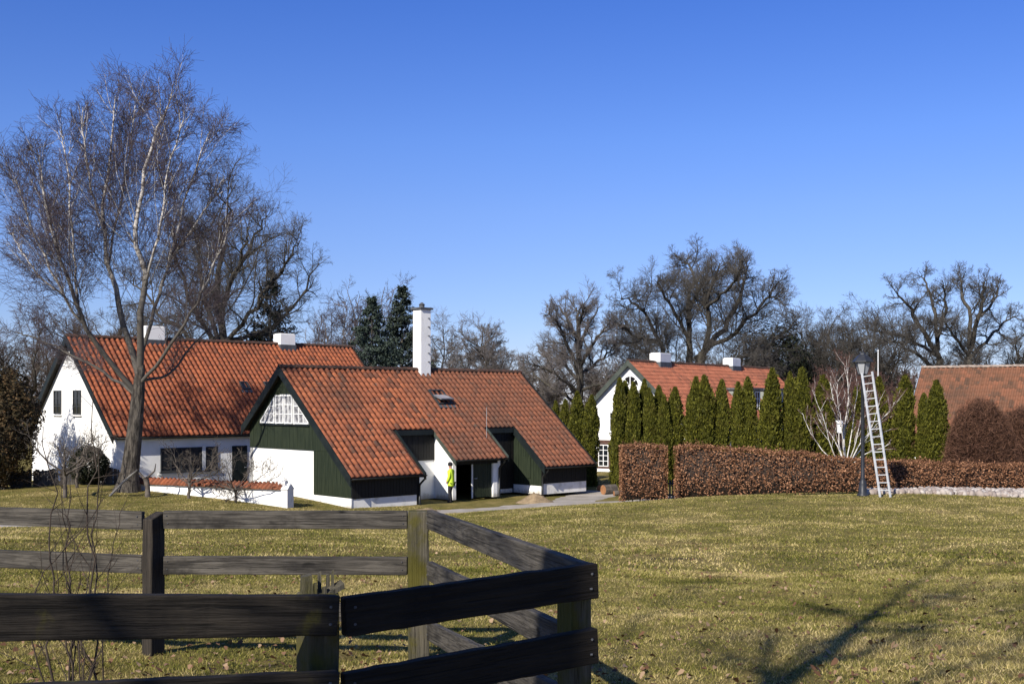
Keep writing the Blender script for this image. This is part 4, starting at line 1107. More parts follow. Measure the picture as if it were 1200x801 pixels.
# (centre px, top y, width px, distance, label)
TJ = [
 (651, 470, 15, 63, 'small columnar evergreen leftmost of those peeping over the cottage roof end'),
 (661, 468, 15, 62.5, 'columnar evergreen second from left beyond the cottage roof end'),
 (676, 459, 22, 60.5, 'tall columnar evergreen beyond the right end of the cottage, left one of a pair'),
 (690, 463, 20, 60.3, 'columnar evergreen right beside the white villa wall, right one of a pair'),
 (724, 443, 19, 60.0, 'columnar evergreen at the left end of the long row, before the white gable'),
 (733, 447, 18, 60.6, 'columnar evergreen second in the long row, under the arched window'),
 (743, 448, 19, 60.0, 'columnar evergreen third from the left end of the long row'),
 (755, 445, 20, 60.6, 'columnar evergreen fourth from the left end of the long row'),
 (765, 455, 18, 59.8, 'lower columnar evergreen fifth from the left end of the long row'),
 (773, 452, 18, 60.6, 'columnar evergreen sixth from the left end of the long row'),
 (779, 463, 17, 59.4, 'shortest columnar evergreen in the tight left group of the row'),
 (790, 454, 22, 59.8, 'columnar evergreen last of the tight left group, above the gap in the hedge'),
 (812, 442, 23, 59.5, 'columnar evergreen first right of the bare strip of red roof'),
 (829, 440, 24, 59.5, 'broad columnar evergreen in the middle trio of the row'),
 (845, 445, 20, 59.5, 'slim columnar evergreen right of the middle trio, beside the dormer window'),
 (867, 448, 20, 59.5, 'columnar evergreen just right of the dormer window, left of two touching ones'),
 (879, 442, 20, 59.5, 'columnar evergreen right one of the two touching under the second roof chimney'),
 (902, 432, 27, 58.5, 'tallest columnar evergreen standing alone at the right end of the red roof'),
 (927, 436, 21, 58.5, 'columnar evergreen left one of the pair between villa and white birch'),
 (939, 431, 25, 58.5, 'columnar evergreen right one of the pair between villa and white birch'),
 (965, 440, 28, 59.0, 'olive columnar evergreen directly behind the white stemmed birch'),
 (1003, 452, 26, 59.5, 'columnar evergreen hidden mostly behind the lamp post'),
 (1031, 442, 25, 58.5, 'columnar evergreen behind the upper part of the ladder'),
 (1058, 440, 26, 58.0, 'columnar evergreen right of the ladder, before the left end of the barn'),
 (1084, 461, 19, 57.5, 'short columnar evergreen before the barn roof, left of a taller one'),
 (1098, 446, 26, 57.5, 'rightmost tall columnar evergreen, beside the rust brown dome bush'),
]
for i, (px, ty, wpx, D, lab) in enumerate(TJ):
    p = P(px, ty, D); z0 = Hs(p.x, p.y)
    o = TH[i] if i < 5 else copy_thing(TH[i % 5])
    hgt = p.z - z0; wid = wpx / FPX * D / 1.0
    o.location = (p.x, p.y, z0); o.rotation_euler = (R(random.uniform(-1, 1)), R(random.uniform(-1, 1)), random.uniform(0, 6.28)); o.scale = (wid * 0.98, wid * 0.98, hgt / 5.5)
    tag(o, lab, 'evergreen', 'columnar evergreens behind the hedge')

def hedge(name, pts, thick, zt, label, seed, dens=520, size=0.045):
    """pts: world base points along the front; zt: absolute top heights"""
    g = np.random.default_rng(seed)
    c = np.array([(p.x, p.y) for p in pts]); seg = np.linalg.norm(np.diff(c, axis=0), axis=1); cum = np.concatenate([[0], np.cumsum(seg)]); Ltot = cum[-1]
    def at(s, dep):
        x = np.interp(s, cum, c[:, 0]); y = np.interp(s, cum, c[:, 1])
        return x, y + dep
    def top(s):
        return np.interp(s, cum, zt) + 0.05 * np.sin(s * 2.1) * np.sin(s * 0.7 + 1)
    def ground(s, dep):
        x, y = at(s, dep); return H(x, y)
    CC, NN = [], []
    hmean = np.mean(zt) - np.mean(ground(cum, 0))
    n = int(Ltot * hmean * dens)                                        # front
    s = g.random(n) * Ltot; q_ = g.random(n) ** 0.85; gz = ground(s, 0); z = gz + 0.06 + q_ * (top(s) - gz - 0.06)
    bul = 0.07 * np.sin(s * 3.3 + z * 2.0) + 0.05 * np.sin(s * 7.7 - z * 5)
    dep = g.random(n) ** 2 * 0.22 + bul
    x, y = at(s, dep); CC.append(np.stack([x, y, z], 1)); NN.append(np.tile([0, -1.0, 0.2], (n, 1)))
    n = int(Ltot * thick * dens * 1.0)                                  # top
    s = g.random(n) * Ltot; dp = g.random(n) * thick; x, y = at(s, dp); z = top(s) - g.random(n) ** 2 * 0.12 + g.exponential(0.040, n)
    CC.append(np.stack([x, y, z], 1)); NN.append(np.tile([0, 0, 1.0], (n, 1)))
    for e, sx in ((0, -1), (Ltot, 1)):                                  # ends
        n = int(thick * hmean * dens); s = np.full(n, float(e)) - sx * g.random(n) ** 2 * 0.2; dp = g.random(n) * thick
        x, y = at(s, dp); gz = ground(s, dp); z = gz + 0.06 + g.random(n) * (top(s) - gz - 0.06)
        CC.append(np.stack([x, y, z], 1)); NN.append(np.tile([sx * 1.0, 0, 0.2], (n, 1)))
    n = int(Ltot * hmean * dens * 0.35); s = g.random(n) * Ltot; gz = ground(s, thick); z = gz + 0.06 + g.random(n) * (top(s) - gz - 0.06)   # back
    x, y = at(s, thick - g.random(n) ** 2 * 0.2); CC.append(np.stack([x, y, z], 1)); NN.append(np.tile([0, 1.0, 0.2], (n, 1)))
    CC = np.vstack(CC); NN = np.vstack(NN)
    hg = CC[:, 2] - H(CC[:, 0], CC[:, 1])
    thin = np.sin(CC[:, 0] * 1.3 + 2.2 * np.sin(CC[:, 2] * 1.7 + CC[:, 0] * 0.6)) * np.sin(CC[:, 2] * 2.1 + CC[:, 0] * 0.9 + seed)
    keep = g.random(len(CC)) < np.clip(1.05 - 0.55 * np.clip(thin - 0.25, 0, 1) - 0.75 * np.clip(0.40 - hg, 0, 0.4) / 0.4, 0.15, 1)
    CC, NN = CC[keep], NN[keep]
    V, F = leaf_quads(g, CC, NN, np.full(len(CC), size), 0.8)
    root = empty(name, (0, 0, 0), 0, label, 'hedge', 'clipped brown beech hedges')
    np_obj('foliage', V, F, M['beech'], root)
    # twiggy inside
    K = 40; ss = np.linspace(0.12, Ltot - 0.12, K); rows = []
    for dp, up in ((0.2, 0), (0.2, 1), (thick - 0.2, 1), (thick - 0.2, 0)):
        x, y = at(ss, dp); gz = H(x, y); z = gz + 0.12 if not up else top(ss) - 0.14
        rows.append(np.stack([x, y, z], 1))
    Vc = np.stack(rows, 1).reshape(-1, 3); idx = np.arange(K * 4).reshape(K, 4)
    Fc = np.stack([idx[:-1], np.roll(idx[:-1], -1, 1), np.roll(idx[1:], -1, 1), idx[1:]], -1).reshape(-1, 4)
    Fc = np.vstack([Fc, [[0, 1, 2, 3]], [[K * 4 - 1, K * 4 - 2, K * 4 - 3, K * 4 - 4]]])
    np_obj('inner_branches', Vc, Fc, M['hedgecore'], root)
    mb = MB()
    for s in np.arange(0.15, Ltot, 0.33):
        x, y = at(np.array([s]), 0.35 + 0.2 * random.random()); z = Hs(x[0], y[0])
        mb.tube([(x[0], y[0], z - 0.1), (x[0] + random.gauss(0, 0.05), y[0], z + 0.35)], 0.022, 5)
    mb.build('stem', M['hedgecore'], root)
    return root
hedge('beech_hedge', [P(729, 583, 47.2), P(783, 583, 47.0)], 1.5, [P(729, 524, 47.2).z, P(783, 523, 47.0).z], 'short square block of brown beech hedge left of the gap', 31)
hp = [P(794, 583, 46.4), P(850, 583, 46.0), P(905, 582, 45.6), P(960, 580, 45.3), P(1010, 577, 45.2), P(1060, 575, 45.2), P(1220, 575, 46.0), P(1330, 575, 46.5)]
hedge('beech_hedge', hp, 1.3, [P(794, 524, 46.4).z, P(850, 525, 46.0).z, P(905, 529, 45.6).z, P(960, 534, 45.3).z, P(1010, 539, 45.2).z, P(1060, 542, 45.2).z, P(1220, 547, 46.0).z, P(1330, 548, 46.5).z],
      'long brown beech hedge running right from the gap past the lamp post', 32)

# gate in the gap
gp = P(785, 582, 49.5); gz = Hs(gp.x, gp.y)
G = empty('garden_gate', (gp.x, gp.y, gz), 0.05, 'low grey timber gate in the gap between the two hedges', 'gate')
MB().box(-0.55, -0.47, -0.04, 0.04, 0, 1.0).build('post', M['gate'], G); MB().box(0.47, 0.55, -0.04, 0.04, 0, 1.0).build('post', M['gate'], G)
mb = MB()
for k in range(7): mb.box(-0.43 + k * 0.13, -0.36 + k * 0.13, -0.05, -0.025, 0.08, 0.9)
mb.box(-0.47, 0.47, -0.023, 0.01, 0.2, 0.28); mb.box(-0.47, 0.47, -0.023, 0.01, 0.7, 0.78)
mb.build('pickets', M['gate'], G)

# stone edging
def stones(n, seed):
    g = np.random.default_rng(seed)
    ico = []
    me = bpy.data.meshes.new('tmp'); import bmesh
    bm = bmesh.new(); bmesh.ops.create_icosphere(bm, subdivisions=1, radius=1.0); bm.to_mesh(me); bm.free()
    sv = np.array([v.co[:] for v in me.vertices]); sf = np.array([p.vertices[:] for p in me.polygons]); bpy.data.meshes.remove(me)
    V, F = [], []
    for i in range(n):
        t = g.random() ** 0.9
        px = 1013 + t * 230; D = 40.6 + g.random() * (1.2 + 3.6 * min(1, t * 3))
        x = (px - CX) / FPX * D; z = Hs(x, D); s = g.uniform(0.07, 0.17)
        R_ = np.linalg.qr(g.normal(0, 1, (3, 3)))[0]
        vv = (sv * (1 + g.normal(0, 0.10, (len(sv), 1)))) * np.array([s * 1.2, s, s * 0.8])
        V.append(vv @ R_.T + np.array([x, D, z + s * 0.35])); F.append(sf + i * len(sv))
    return np_obj('stone_edging', np.vstack(V), np.vstack(F), M['stone'], None, False)
tag(stones(1500, 8), 'band of pale rounded field stones between the lawn and the low hedge', 'stones', kind='stuff')

# dome bushes
def dome_bush(c, r, h, label, seed, n=34000):
    g = np.random.default_rng(seed)
    root = empty('dome_bush', c, 0, label, 'bush', 'clipped rust brown dome bushes')
    th = g.random(n) * 2 * np.pi; ph = np.arccos(g.random(n)) ; 
    d = np.stack([np.sin(ph) * np.cos(th), np.sin(ph) * np.sin(th), np.cos(ph)], 1)
    lump = 1 + 0.04 * np.sin(5 * th) * np.sin(4 * ph)
    sc = np.array([r, r, h]); rr = (0.62 + 0.38 * g.random(n) ** 0.5) * lump
    p1 = d * rr[:, None] * sc; dirn = nrm(d * np.array([1, 1, 1.2]) + g.normal(0, 0.75, (n, 3)))
    ln_ = g.uniform(0.12, 0.36, n)[:, None]; p0 = p1 - dirn * ln_
    sd = nrm(np.cross(dirn, g.normal(0, 1, (n, 3)))) * g.uniform(0.006, 0.012, n)[:, None]
    V = np.stack([p0 - sd, p0 + sd, p1 + sd * 0.5, p1 - sd * 0.5], 1).reshape(-1, 3)
    np_obj('foliage', V, np.arange(4 * n).reshape(n, 4), M['dome'], root)
    m2 = 260; th = g.random(m2) * 2 * np.pi; ph = np.arccos(g.random(m2)) * 0.95
    d = np.stack([np.sin(ph) * np.cos(th), np.sin(ph) * np.sin(th), np.cos(ph)], 1)
    st = np.zeros((m2, 3)); st[:, :2] = g.normal(0, r * 0.22, (m2, 2)); st[:, 2] = -0.1
    en = d * sc * 0.85
    Pp = np.stack([st, st * 0.5 + en * 0.4 + np.array([0, 0, 0.15 * h]), en], 1)
    Rr = np.tile([0.022, 0.016, 0.006], (m2, 1))
    v, f = tubes(Pp, Rr, 4); np_obj('stem', v, f, M['redtwig'], root)
    return root
p = P(1149, 545, 55); dome_bush((p.x, p.y, Hs(p.x, p.y)), 1.9, 4.25, 'rust brown twiggy dome bush right of the last evergreen', 41)
p = P(1200, 545, 58); dome_bush((p.x, p.y, Hs(p.x, p.y)), 2.2, 4.1, 'rust brown dome bush cut by the right edge, half behind its neighbour', 42)

# ball bush, thicket, picket at left
def leaf_ball(name, c, rx, ry, rz_, n, size, mat, label, seed, cat='bush', lumps=0.12, group=None, parent=None, stems=True):
    g = np.random.default_rng(seed)
    root = empty(name, c, 0, label, cat, group)
    d = nrm(g.normal(0, 1, (n, 3))); th = np.arctan2(d[:, 1], d[:, 0])
    lump = 1 + lumps * np.sin(4 * th + 3 * d[:, 2] + seed) + lumps * np.sin(7 * d[:, 2] + 2 * th) + lumps * 0.6 * np.sin(13 * d[:, 0] + 9 * d[:, 2])
    rr = g.uniform(0.55, 1.0, n) ** 0.5 * lump
    c0 = d * rr[:, None] * np.array([rx, ry, rz_]) + np.array([0, 0, rz_])
    c0 = c0[c0[:, 2] > 0.0]; d = d[:len(c0)]
    V, F = leaf_quads(g, c0, c0 - np.array([0, 0, rz_]), np.full(len(c0), size), 0.8)
    np_obj('foliage', V, F, mat, root)
    if stems:
        m2 = 40; en = nrm(g.normal(0, 1, (m2, 3))) * np.array([rx, ry, rz_]) * 0.8 + np.array([0, 0, rz_]); st = g.normal(0, 0.12, (m2, 3)); st[:, 2] = -0.1
        Pp = np.stack([st, st * 0.4 + en * 0.5, en], 1); v, f = tubes(Pp, np.tile([0.04, 0.025, 0.008], (m2, 1)), 4)
        np_obj('stem', v, f, M['bark'], root)
    return root
p = P(104, 575, 50); leaf_ball('round_bush', (p.x, p.y, Hs(p.x, p.y)), 0.85, 0.85, 0.85, 7000, 0.05, M['ivy'], 'dark clipped ball bush at the foot of the white gable', 51, lumps=0.04)
p = P(2, 578, 49); leaf_ball('evergreen_thicket', (p.x, p.y, Hs(p.x, p.y)), 1.5, 1.6, 2.75, 15000, 0.07, M['thicket'], 'tall brownish green thicket at the left edge of the picture', 52)
p = P(-35, 575, 54); leaf_ball('evergreen_thicket', (p.x, p.y, Hs(p.x, p.y)), 2.4, 2.0, 3.2, 15000, 0.08, M['thicket'], 'dark thicket behind at the far left, lit on top', 53)
a = P(-10, 578, 49.5); b2 = P(140, 572, 50.5)
az0 = Hs(a.x, a.y)
PF = empty('picket_fence', (a.x, a.y, az0), 0, 'low dark picket fence below the white gable at the left', 'fence')
mb = MB(); rl = MB(); n = 62
for k in range(n):
    t = k / n; q = a.lerp(b2, t); z = Hs(q.x, q.y)
    hh = 0.72 + random.uniform(-0.05, 0.05); w = random.uniform(0.07, 0.10)
    if random.random() < 0.08: continue
    mb.box(q.x - a.x, q.x - a.x + w, q.y - a.y - 0.015, q.y - a.y + 0.012, z - az0 - 0.05, z - az0 + hh)
mb.build('pickets', M['picket'], PF)
zb = Hs(b2.x, b2.y)
for hh in (0.22, 0.55):
    MB().beam((0, 0.04, hh), (b2.x - a.x, b2.y - a.y + 0.04, zb - az0 + hh), 0.04, 0.07).build('rail', M['picket'], PF)

# ------------------------------------------------------------------ garden wall with tile coping
w0 = P(161, 582, 48.3); w1 = P(333, 590, 45.4)
wd = (w1 - w0); wd.z = 0; WL = wd.length; wang = math.atan2(wd.y, wd.x)
wz0 = Hs(w0.x, w0.y)
GW = empty('garden_wall', (w0.x, w0.y, wz0), wang, 'low white garden wall with a stepped red tile coping before the house', 'wall')
tops = [P(165, 566, 48.2).z - wz0, P(215, 568, 47.4).z - wz0, P(270, 570, 46.4).z - wz0, P(330, 573, 45.5).z - wz0]
mb = MB(); tl = []
steps = [(0.0, 2.1, tops[0] + 0.0), (2.1, 4.15, tops[1] + 0.0), (4.15, WL, tops[2] - 0.02)]
for (x0, x1, zt) in steps:
    e0 = 0.003 if x0 > 0 else 0
    mb.box(x0 + e0, x1, -0.14, 0.14, -1.2, zt)
mb.build('wall_body', M['white2'], GW)
slopes = []
for i, (x0, x1, zt) in enumerate(steps):
    slopes.append(tile_slope(x0, x1, lambda w, z=zt: z + 0.20 - abs(w) * 0.75 if True else 0, -0.27, 0.0, None, tw=0.2, course=0.34, uoff=10 * i))
    slopes.append(tile_slope(x0, x1, lambda w, z=zt: z + 0.20 - abs(w) * 0.75, 0.27, 0.0, None, tw=0.2, course=0.34, uoff=10 * i + 200))
cp = roof_obj('tile_coping', slopes, M['tile_a'], GW)
mb = MB()
for (x0, x1, zt) in steps:
    mb.prism([(x0, -0.22, zt + 0.002), (x0, 0.22, zt + 0.002), (x0, 0, zt + 0.17)], (x1 - x0 - 0.003, 0, 0))
mb.build('mortar_bed', M['plinth'], GW)
MB().tube([(WL - 0.22, 0, tops[2] + 0.24), (WL + 0.12, 0, tops[2] + 0.22)], 0.12, 8).build('end_cap', M['plinth'], GW)
MB().box(WL + 0.003, WL + 0.3, -0.22, 0.22, -1.2, tops[2] - 0.02).prism([(WL + 0.003, -0.26, tops[2] - 0.018), (WL + 0.003, 0.26, tops[2] - 0.018), (WL + 0.003, 0, tops[2] + 0.22)], (0.32, 0, 0)).build('end_pier', M['plinth'], GW)

# ------------------------------------------------------------------ small things by the cottage
def heap(name, c, r, h, mat, label, cat, seed):
    g = np.random.default_rng(seed); n = 22; vs = []; q_ = np.linspace(-1.3, 1.3, n)
    Xg, Yg = np.meshgrid(q_, q_); rr = np.hypot(Xg, Yg)
    Zg = h * np.exp(-(rr * 1.5) ** 2) * (1 + 0.1 * g.normal(0, 1, Xg.shape)) + 0.02 * g.normal(0, 1, Xg.shape) * (rr < 1.1) - 0.06 * (rr > 1.0)
    V = np.stack([Xg * r, Yg * r * 0.8, Zg], -1).reshape(-1, 3)
    gx = V[:, 0] + c[0]; gy = V[:, 1] + c[1]; V[:, 2] += H(gx, gy) - c[2]
    idx = np.arange(n * n).reshape(n, n); F = np.stack([idx[:-1, :-1], idx[:-1, 1:], idx[1:, 1:], idx[1:, :-1]], -1).reshape(-1, 4)
    o = np_obj(name, V, F, mat, None, False); o.location = c
    return tag(o, label, cat)
p = P(627, 584, 50.5); heap('sand_heap', (p.x, p.y, Hs(p.x, p.y)), 0.85, 0.42, M['sand'], 'small heap of brown sand in front of the green side boards', 'heap', 3)
p = P(500, 597, 45.5); heap('soil_heap', (p.x, p.y, Hs(p.x, p.y)), 0.6, 0.12, M['sand'], 'flat patch of spilled sand at the downpipe by the path', 'heap', 5)
for k, (px, py, D, ln_, r_, lab, ang) in enumerate([(714, 579, 56, 0.7, 0.26, 'thick orange cut log lying left of the square hedge block', 0.5), (726, 580, 55.2, 0.55, 0.14, 'thin pale log beside the hedge block, right of a thicker one', 0.2), (706, 577, 57.5, 0.5, 0.18, 'short cut log farthest left by the cottage end', 1.0)]):
    p = P(px, py, D); z = Hs(p.x, p.y)
    lg = empty('log', (p.x, p.y, z + r_ - 0.02), ang, lab, 'log', 'cut logs by the hedge')
    MB().tube([(-ln_ / 2, 0, 0), (0, 0, 0.01), (ln_ / 2, 0, 0)], [r_, r_ * 0.97, r_], 12).build('bark', M['applebark'], lg, False)
    for sx in (-1, 1): MB().tube([(sx * (ln_ / 2 + 0.001), 0, 0), (sx * (ln_ / 2 + 0.012), 0, 0)], [r_ * 0.93] * 2, 12).build('cut_face', M['log'], lg)

# person in a hi-vis jacket at the garage
def skin_obj(name, verts, edges, radii, mat, parent, sub=2):
    me = bpy.data.meshes.new(name); me.from_pydata(verts, edges, []); me.update()
    o = bpy.data.objects.new(name, me); COL.objects.link(o); o.parent = parent
    md = o.modifiers.new('skin', 'SKIN'); md.use_smooth_shade = True
    sl = me.skin_vertices[0] if me.skin_vertices else None
    if sl is None:
        import bmesh
        bm = bmesh.new(); bm.from_mesh(me); bm.verts.layers.skin.verify(); bm.to_mesh(me); bm.free(); sl = me.skin_vertices[0]
    for i, r_ in enumerate(radii):
        sl.data[i].radius = r_ if isinstance(r_, tuple) else (r_, r_)
        sl.data[i].use_root = (i == 0)
    s = o.modifiers.new('sub', 'SUBSURF'); s.levels = sub; s.render_levels = sub
    me.materials.append(mat)
    return o
Arot = A.rotation_euler.z
def A2W(u, w, z=0.0):
    return Vector((A.location.x + u * math.cos(Arot) - w * math.sin(Arot), A.location.y + u * math.sin(Arot) + w * math.cos(Arot), z))
pp = A2W(5.80, 0.58); pz = Hs(pp.x, pp.y)
PE = empty('person', (pp.x, pp.y, pz), Arot + 0.5, 'person in yellow hi-vis jacket and dark trousers standing at the garage opening', 'person')
# local: +y = facing (into the garage), x = right
bv = [(0, 0, 0.93), (0, 0, 1.10), (0, 0.0, 1.28), (0, 0.0, 1.42), (0, 0.02, 1.50), (0, 0.03, 1.58), (0, 0.04, 1.66), (0, 0.03, 1.72),
      (-0.17, 0, 1.40), (-0.23, 0.0, 1.14), (-0.24, 0.10, 0.92), (-0.24, 0.14, 0.86),
      (0.17, 0, 1.40), (0.23, 0.02, 1.14), (0.22, 0.18, 0.95), (0.21, 0.24, 0.91),
      (-0.09, 0, 0.86), (-0.10, 0.03, 0.48), (-0.10, -0.02, 0.08), (-0.10, 0.12, 0.03),
      (0.09, 0, 0.86), (0.10, 0.08, 0.48), (0.10, 0.03, 0.08), (0.10, 0.17, 0.03)]
be = [(0, 1), (1, 2), (2, 3), (3, 4), (4, 5), (5, 6), (6, 7), (3, 8), (8, 9), (9, 10), (10, 11), (3, 12), (12, 13), (13, 14), (14, 15),
      (0, 16), (16, 17), (17, 18), (18, 19), (0, 20), (20, 21), (21, 22), (22, 23)]
br = [(0.15, 0.10), (0.14, 0.10), (0.16, 0.11), (0.13, 0.09), 0.055, 0.075, 0.09, 0.06, 0.06, 0.048, 0.035, 0.03, 0.06, 0.048, 0.035, 0.03, 0.085, 0.06, 0.04, 0.03, 0.085, 0.06, 0.04, 0.03]
skin_obj('body', bv, be, br, M['skin'], PE)
jv = [(0, 0, 0.66), (0, 0, 1.05), (0, 0, 1.28), (0, 0, 1.42), (0, 0.015, 1.50), (-0.17, 0, 1.40), (-0.235, 0, 1.14), (-0.24, 0.10, 0.93), (0.17, 0, 1.40), (0.235, 0.02, 1.14), (0.22, 0.17, 0.96)]
skin_obj('jacket', jv, [(0, 1), (1, 2), (2, 3), (3, 4), (3, 5), (5, 6), (6, 7), (3, 8), (8, 9), (9, 10)],
         [(0.225, 0.17), (0.205, 0.155), (0.20, 0.15), (0.165, 0.12), 0.07, 0.085, 0.07, 0.055, 0.085, 0.07, 0.055], M['hivis'], PE)
tv = [(0, 0, 0.93), (-0.09, 0, 0.84), (-0.10, 0.03, 0.48), (-0.10, -0.02, 0.07), (0.09, 0, 0.84), (0.10, 0.08, 0.48), (0.10, 0.03, 0.07)]
skin_obj('trousers', tv, [(0, 1), (1, 2), (2, 3), (0, 4), (4, 5), (5, 6)], [(0.175, 0.125), 0.11, 0.08, 0.065, 0.11, 0.08, 0.065], M['darkcloth'], PE)
for sx, yy in ((-1, 0.0), (1, 0.05)): skin_obj('boot', [(sx * 0.10, yy - 0.03, 0.10), (sx * 0.10, yy - 0.02, 0.045), (sx * 0.10, yy + 0.15, 0.035)], [(0, 1), (1, 2)], [0.055, 0.055, 0.045], M['darkcloth'], PE)
MB().lathe([(0.098, 1.635), (0.108, 1.69), (0.098, 1.755), (0.05, 1.80)], 12, (0, 0.035)).build('knit_cap', M['darkcloth'], PE, True)

# ------------------------------------------------------------------ trees
def limbs_px(base, D, lines, pull=0.42, zs=1.0):
    """lines: [(px, py, dy)...] photo points with a depth offset -> limbs relative to base"""
    out = []
    for l in lines:
        q = [tuple(P(px, py, D + dy) - base) for px, py, dy in l]
        q = [(a_, b_, c_ * zs) for a_, b_, c_ in q]
        q[-1] = tuple(np.array(q[-2]) * pull + np.array(q[-1]) * (1 - pull)); out.append(q)
    return out

# big birch
Db_ = 47.5
bb = P(152, 573, Db_); bb.z = Hs(bb.x, bb.y)
BL = [
 [(149, 578, 0), (153, 545, 0), (158, 500, 0), (162, 455, 0), (165, 420, 0.1)],
 [(164, 425, 0.1), (166, 370, -0.3), (168, 310, -0.6), (158, 270, -0.8), (166, 215, -1.0), (178, 150, -1.2), (196, 105, -1.3), (206, 72, -1.4)],
 [(162, 432, 0), (141, 350, 0.6), (127, 300, 0.9), (120, 250, 1.0), (124, 200, 1.2), (132, 130, 1.4), (138, 58, 1.5)],
 [(160, 455, 0), (112, 395, -0.8), (92, 350, -1.3), (75, 300, -1.8), (57, 240, -2.2), (48, 185, -2.5), (42, 145, -2.7)],
 [(118, 402, -0.7), (75, 335, 0.4), (42, 262, 1.0), (24, 210, 1.5), (14, 175, 1.7)],
 [(165, 410, 0.1), (184, 345, 0.9), (200, 290, 1.4), (216, 220, 2.0), (236, 160, 2.4), (258, 108, 2.7)],
 [(163, 445, 0), (203, 392, -0.9), (232, 338, -1.2), (260, 275, -1.4), (284, 195, -1.5)],
 [(121, 255, 1.0), (104, 190, 0.3), (97, 130, -0.2), (97, 84, -0.5)],
 [(160, 458, 0), (120, 428, 1.2), (72, 402, 2.2), (34, 385, 2.8), (8, 376, 3.2)],
 [(163, 440, 0), (198, 432, 1.2), (226, 396, 2.0), (250, 372, 2.8), (262, 345, 3.2)],
 [(168, 330, -0.5), (186, 260, -1.9), (196, 190, -2.4), (212, 130, -2.8), (222, 98, -3.0)],
 [(127, 300, 0.9), (140, 230, 2.2), (152, 160, 2.8), (158, 105, 3.2), (160, 82, 3.4)],
 [(92, 350, -1.3), (86, 280, -0.4), (82, 210, 0.2), (74, 150, 0.6), (66, 120, 0.8)],
 [(200, 290, 1.4), (228, 250, 0.4), (252, 210, -0.2), (272, 172, -0.6)],
 [(75, 335, 0.4), (45, 310, 1.8), (22, 275, 2.6), (8, 245, 3.0)],
]
BR = [(0.46, 0.27), (0.16, 0.016), (0.14, 0.016), (0.12, 0.014), (0.065, 0.013), (0.09, 0.013), (0.08, 0.013), (0.06, 0.015), (0.075, 0.015), (0.065, 0.014), (0.055, 0.014), (0.055, 0.014), (0.055, 0.014), (0.05, 0.013), (0.05, 0.013)]
g = np.random.default_rng(61)
root = empty('birch', bb, 0, 'big bare birch with a thick dark trunk and white upper stems before the left house', 'tree', 'bare trees around the houses')
lb = limbs_px(bb, Db_, BL, 0.0, 0.955)
lvB = [dict(n=22, t0=0.15, t1=0.93, ang=(0.28, 0.72), lenf=0.42, K=7, wig=0.09, up=0.07, rmax=0.016, rmin=0.009, sides=4, coarse=True, taper=0.70),
       dict(n=13, t0=0.10, t1=0.96, ang=(0.35, 0.9), lenf=0.62, K=5, wig=0.12, up=0.03, rmax=0.0085, rmin=0.0075, sides=3, tip=0.7, taper=0.45),
       dict(n=9, t0=0.05, t1=1.0, ang=(0.4, 1.1), lenf=0.72, K=4, wig=0.14, up=-0.05, rmax=0.0064, rmin=0.0062, sides=3, tip=0.8, taper=0.3)]
lb = [lb[0]] + [l[:-1] + [tuple(np.array(l[-2]) * 0.45 + np.array(l[-1]) * 0.55)] for l in lb[1:]]
(wv, wf), (fv, ff) = tree_meshes(g, lb[1:], BR[1:], lvB, 18, 0.004)
np_obj('branches', wv, wf, M['birch'], root, True)
np_obj('crown', fv, ff, M['bt'], root, True)
tp = resample(lb[0], 14); tr_ = np.array([0.64, 0.50, 0.42, 0.37, 0.35, 0.335, 0.32, 0.305, 0.29, 0.275, 0.255, 0.23, 0.20, 0.17])
v, f = tubes(tp[None], tr_[None], 14); np_obj('trunk', v, f, M['birchtrunk'], root, True)

# stump with a slanting limb propped on it
sp = P(173, 588, 46.0); sp.z = Hs(sp.x, sp.y)
ST = empty('pollard_stump', sp, 0, 'short cut apple stump with a pale slanting limb beside the big birch', 'tree')
MB().tube([(0, 0, -0.1), (0.0, 0, 0.35), (-0.05, 0, 0.68), (-0.1, 0, 0.80)], [0.12, 0.10, 0.115, 0.09], 9).build('trunk', M['applebark'], ST, True)
MB().tube([(-0.08, 0, 0.70), (-0.5, 0.1, 1.12)], [0.06, 0.04], 7).tube([(-0.1, 0, 0.72), (0.25, 0.1, 1.05), (0.30, 0.1, 1.35)], [0.05, 0.035, 0.015], 7).build('branches', M['applebark'], ST, True)
MB().tube([(-0.42, 0, 1.10), (-0.9, -0.3, 0.62), (-1.42, -0.5, 0.02)], [0.045, 0.05, 0.05], 7).build('limb', M['gate'], ST, True)

def small_tree(name, px, py, D, h, r, label, seed, n=7, spread=1.2, fork=0.28, group='small garden trees', lv=None, wood='applebark', twig='applebark'):
    p = P(px, py, D); p.z = Hs(p.x, p.y); g = np.random.default_rng(seed)
    lim, rad = auto_limbs(g, h, spread, n, r, fork, central=False)
    rad = [(r * 0.9, r * 0.6)] + [(r * 0.36, r * 0.1)] * n
    lv = lv or [dict(n=7, t0=0.2, t1=0.98, ang=(0.5, 1.1), lenf=0.62, K=7, wig=0.22, up=0.10, rmax=0.016, rmin=0.009, sides=4, coarse=True),
                dict(n=6, t0=0.15, t1=1.0, ang=(0.5, 1.1), lenf=0.55, K=5, wig=0.2, up=0.10, rmax=0.008, rmin=0.006, sides=3, tip=0.6),
                dict(n=3, t0=0.2, t1=1.0, ang=(0.5, 1.0), lenf=0.6, K=3, wig=0.2, up=0.08, rmax=0.005, rmin=0.005, sides=3, tip=0.6)]
    return add_tree(name, p, label, lim, rad, lv, seed, M[wood], M[twig], group, 'tree', 10)
small_tree('apple_tree', 76, 590, 44.5, 3.4, 0.11, 'small bare apple tree with a forked trunk before the white gable', 71, 7, 1.9, 0.34)
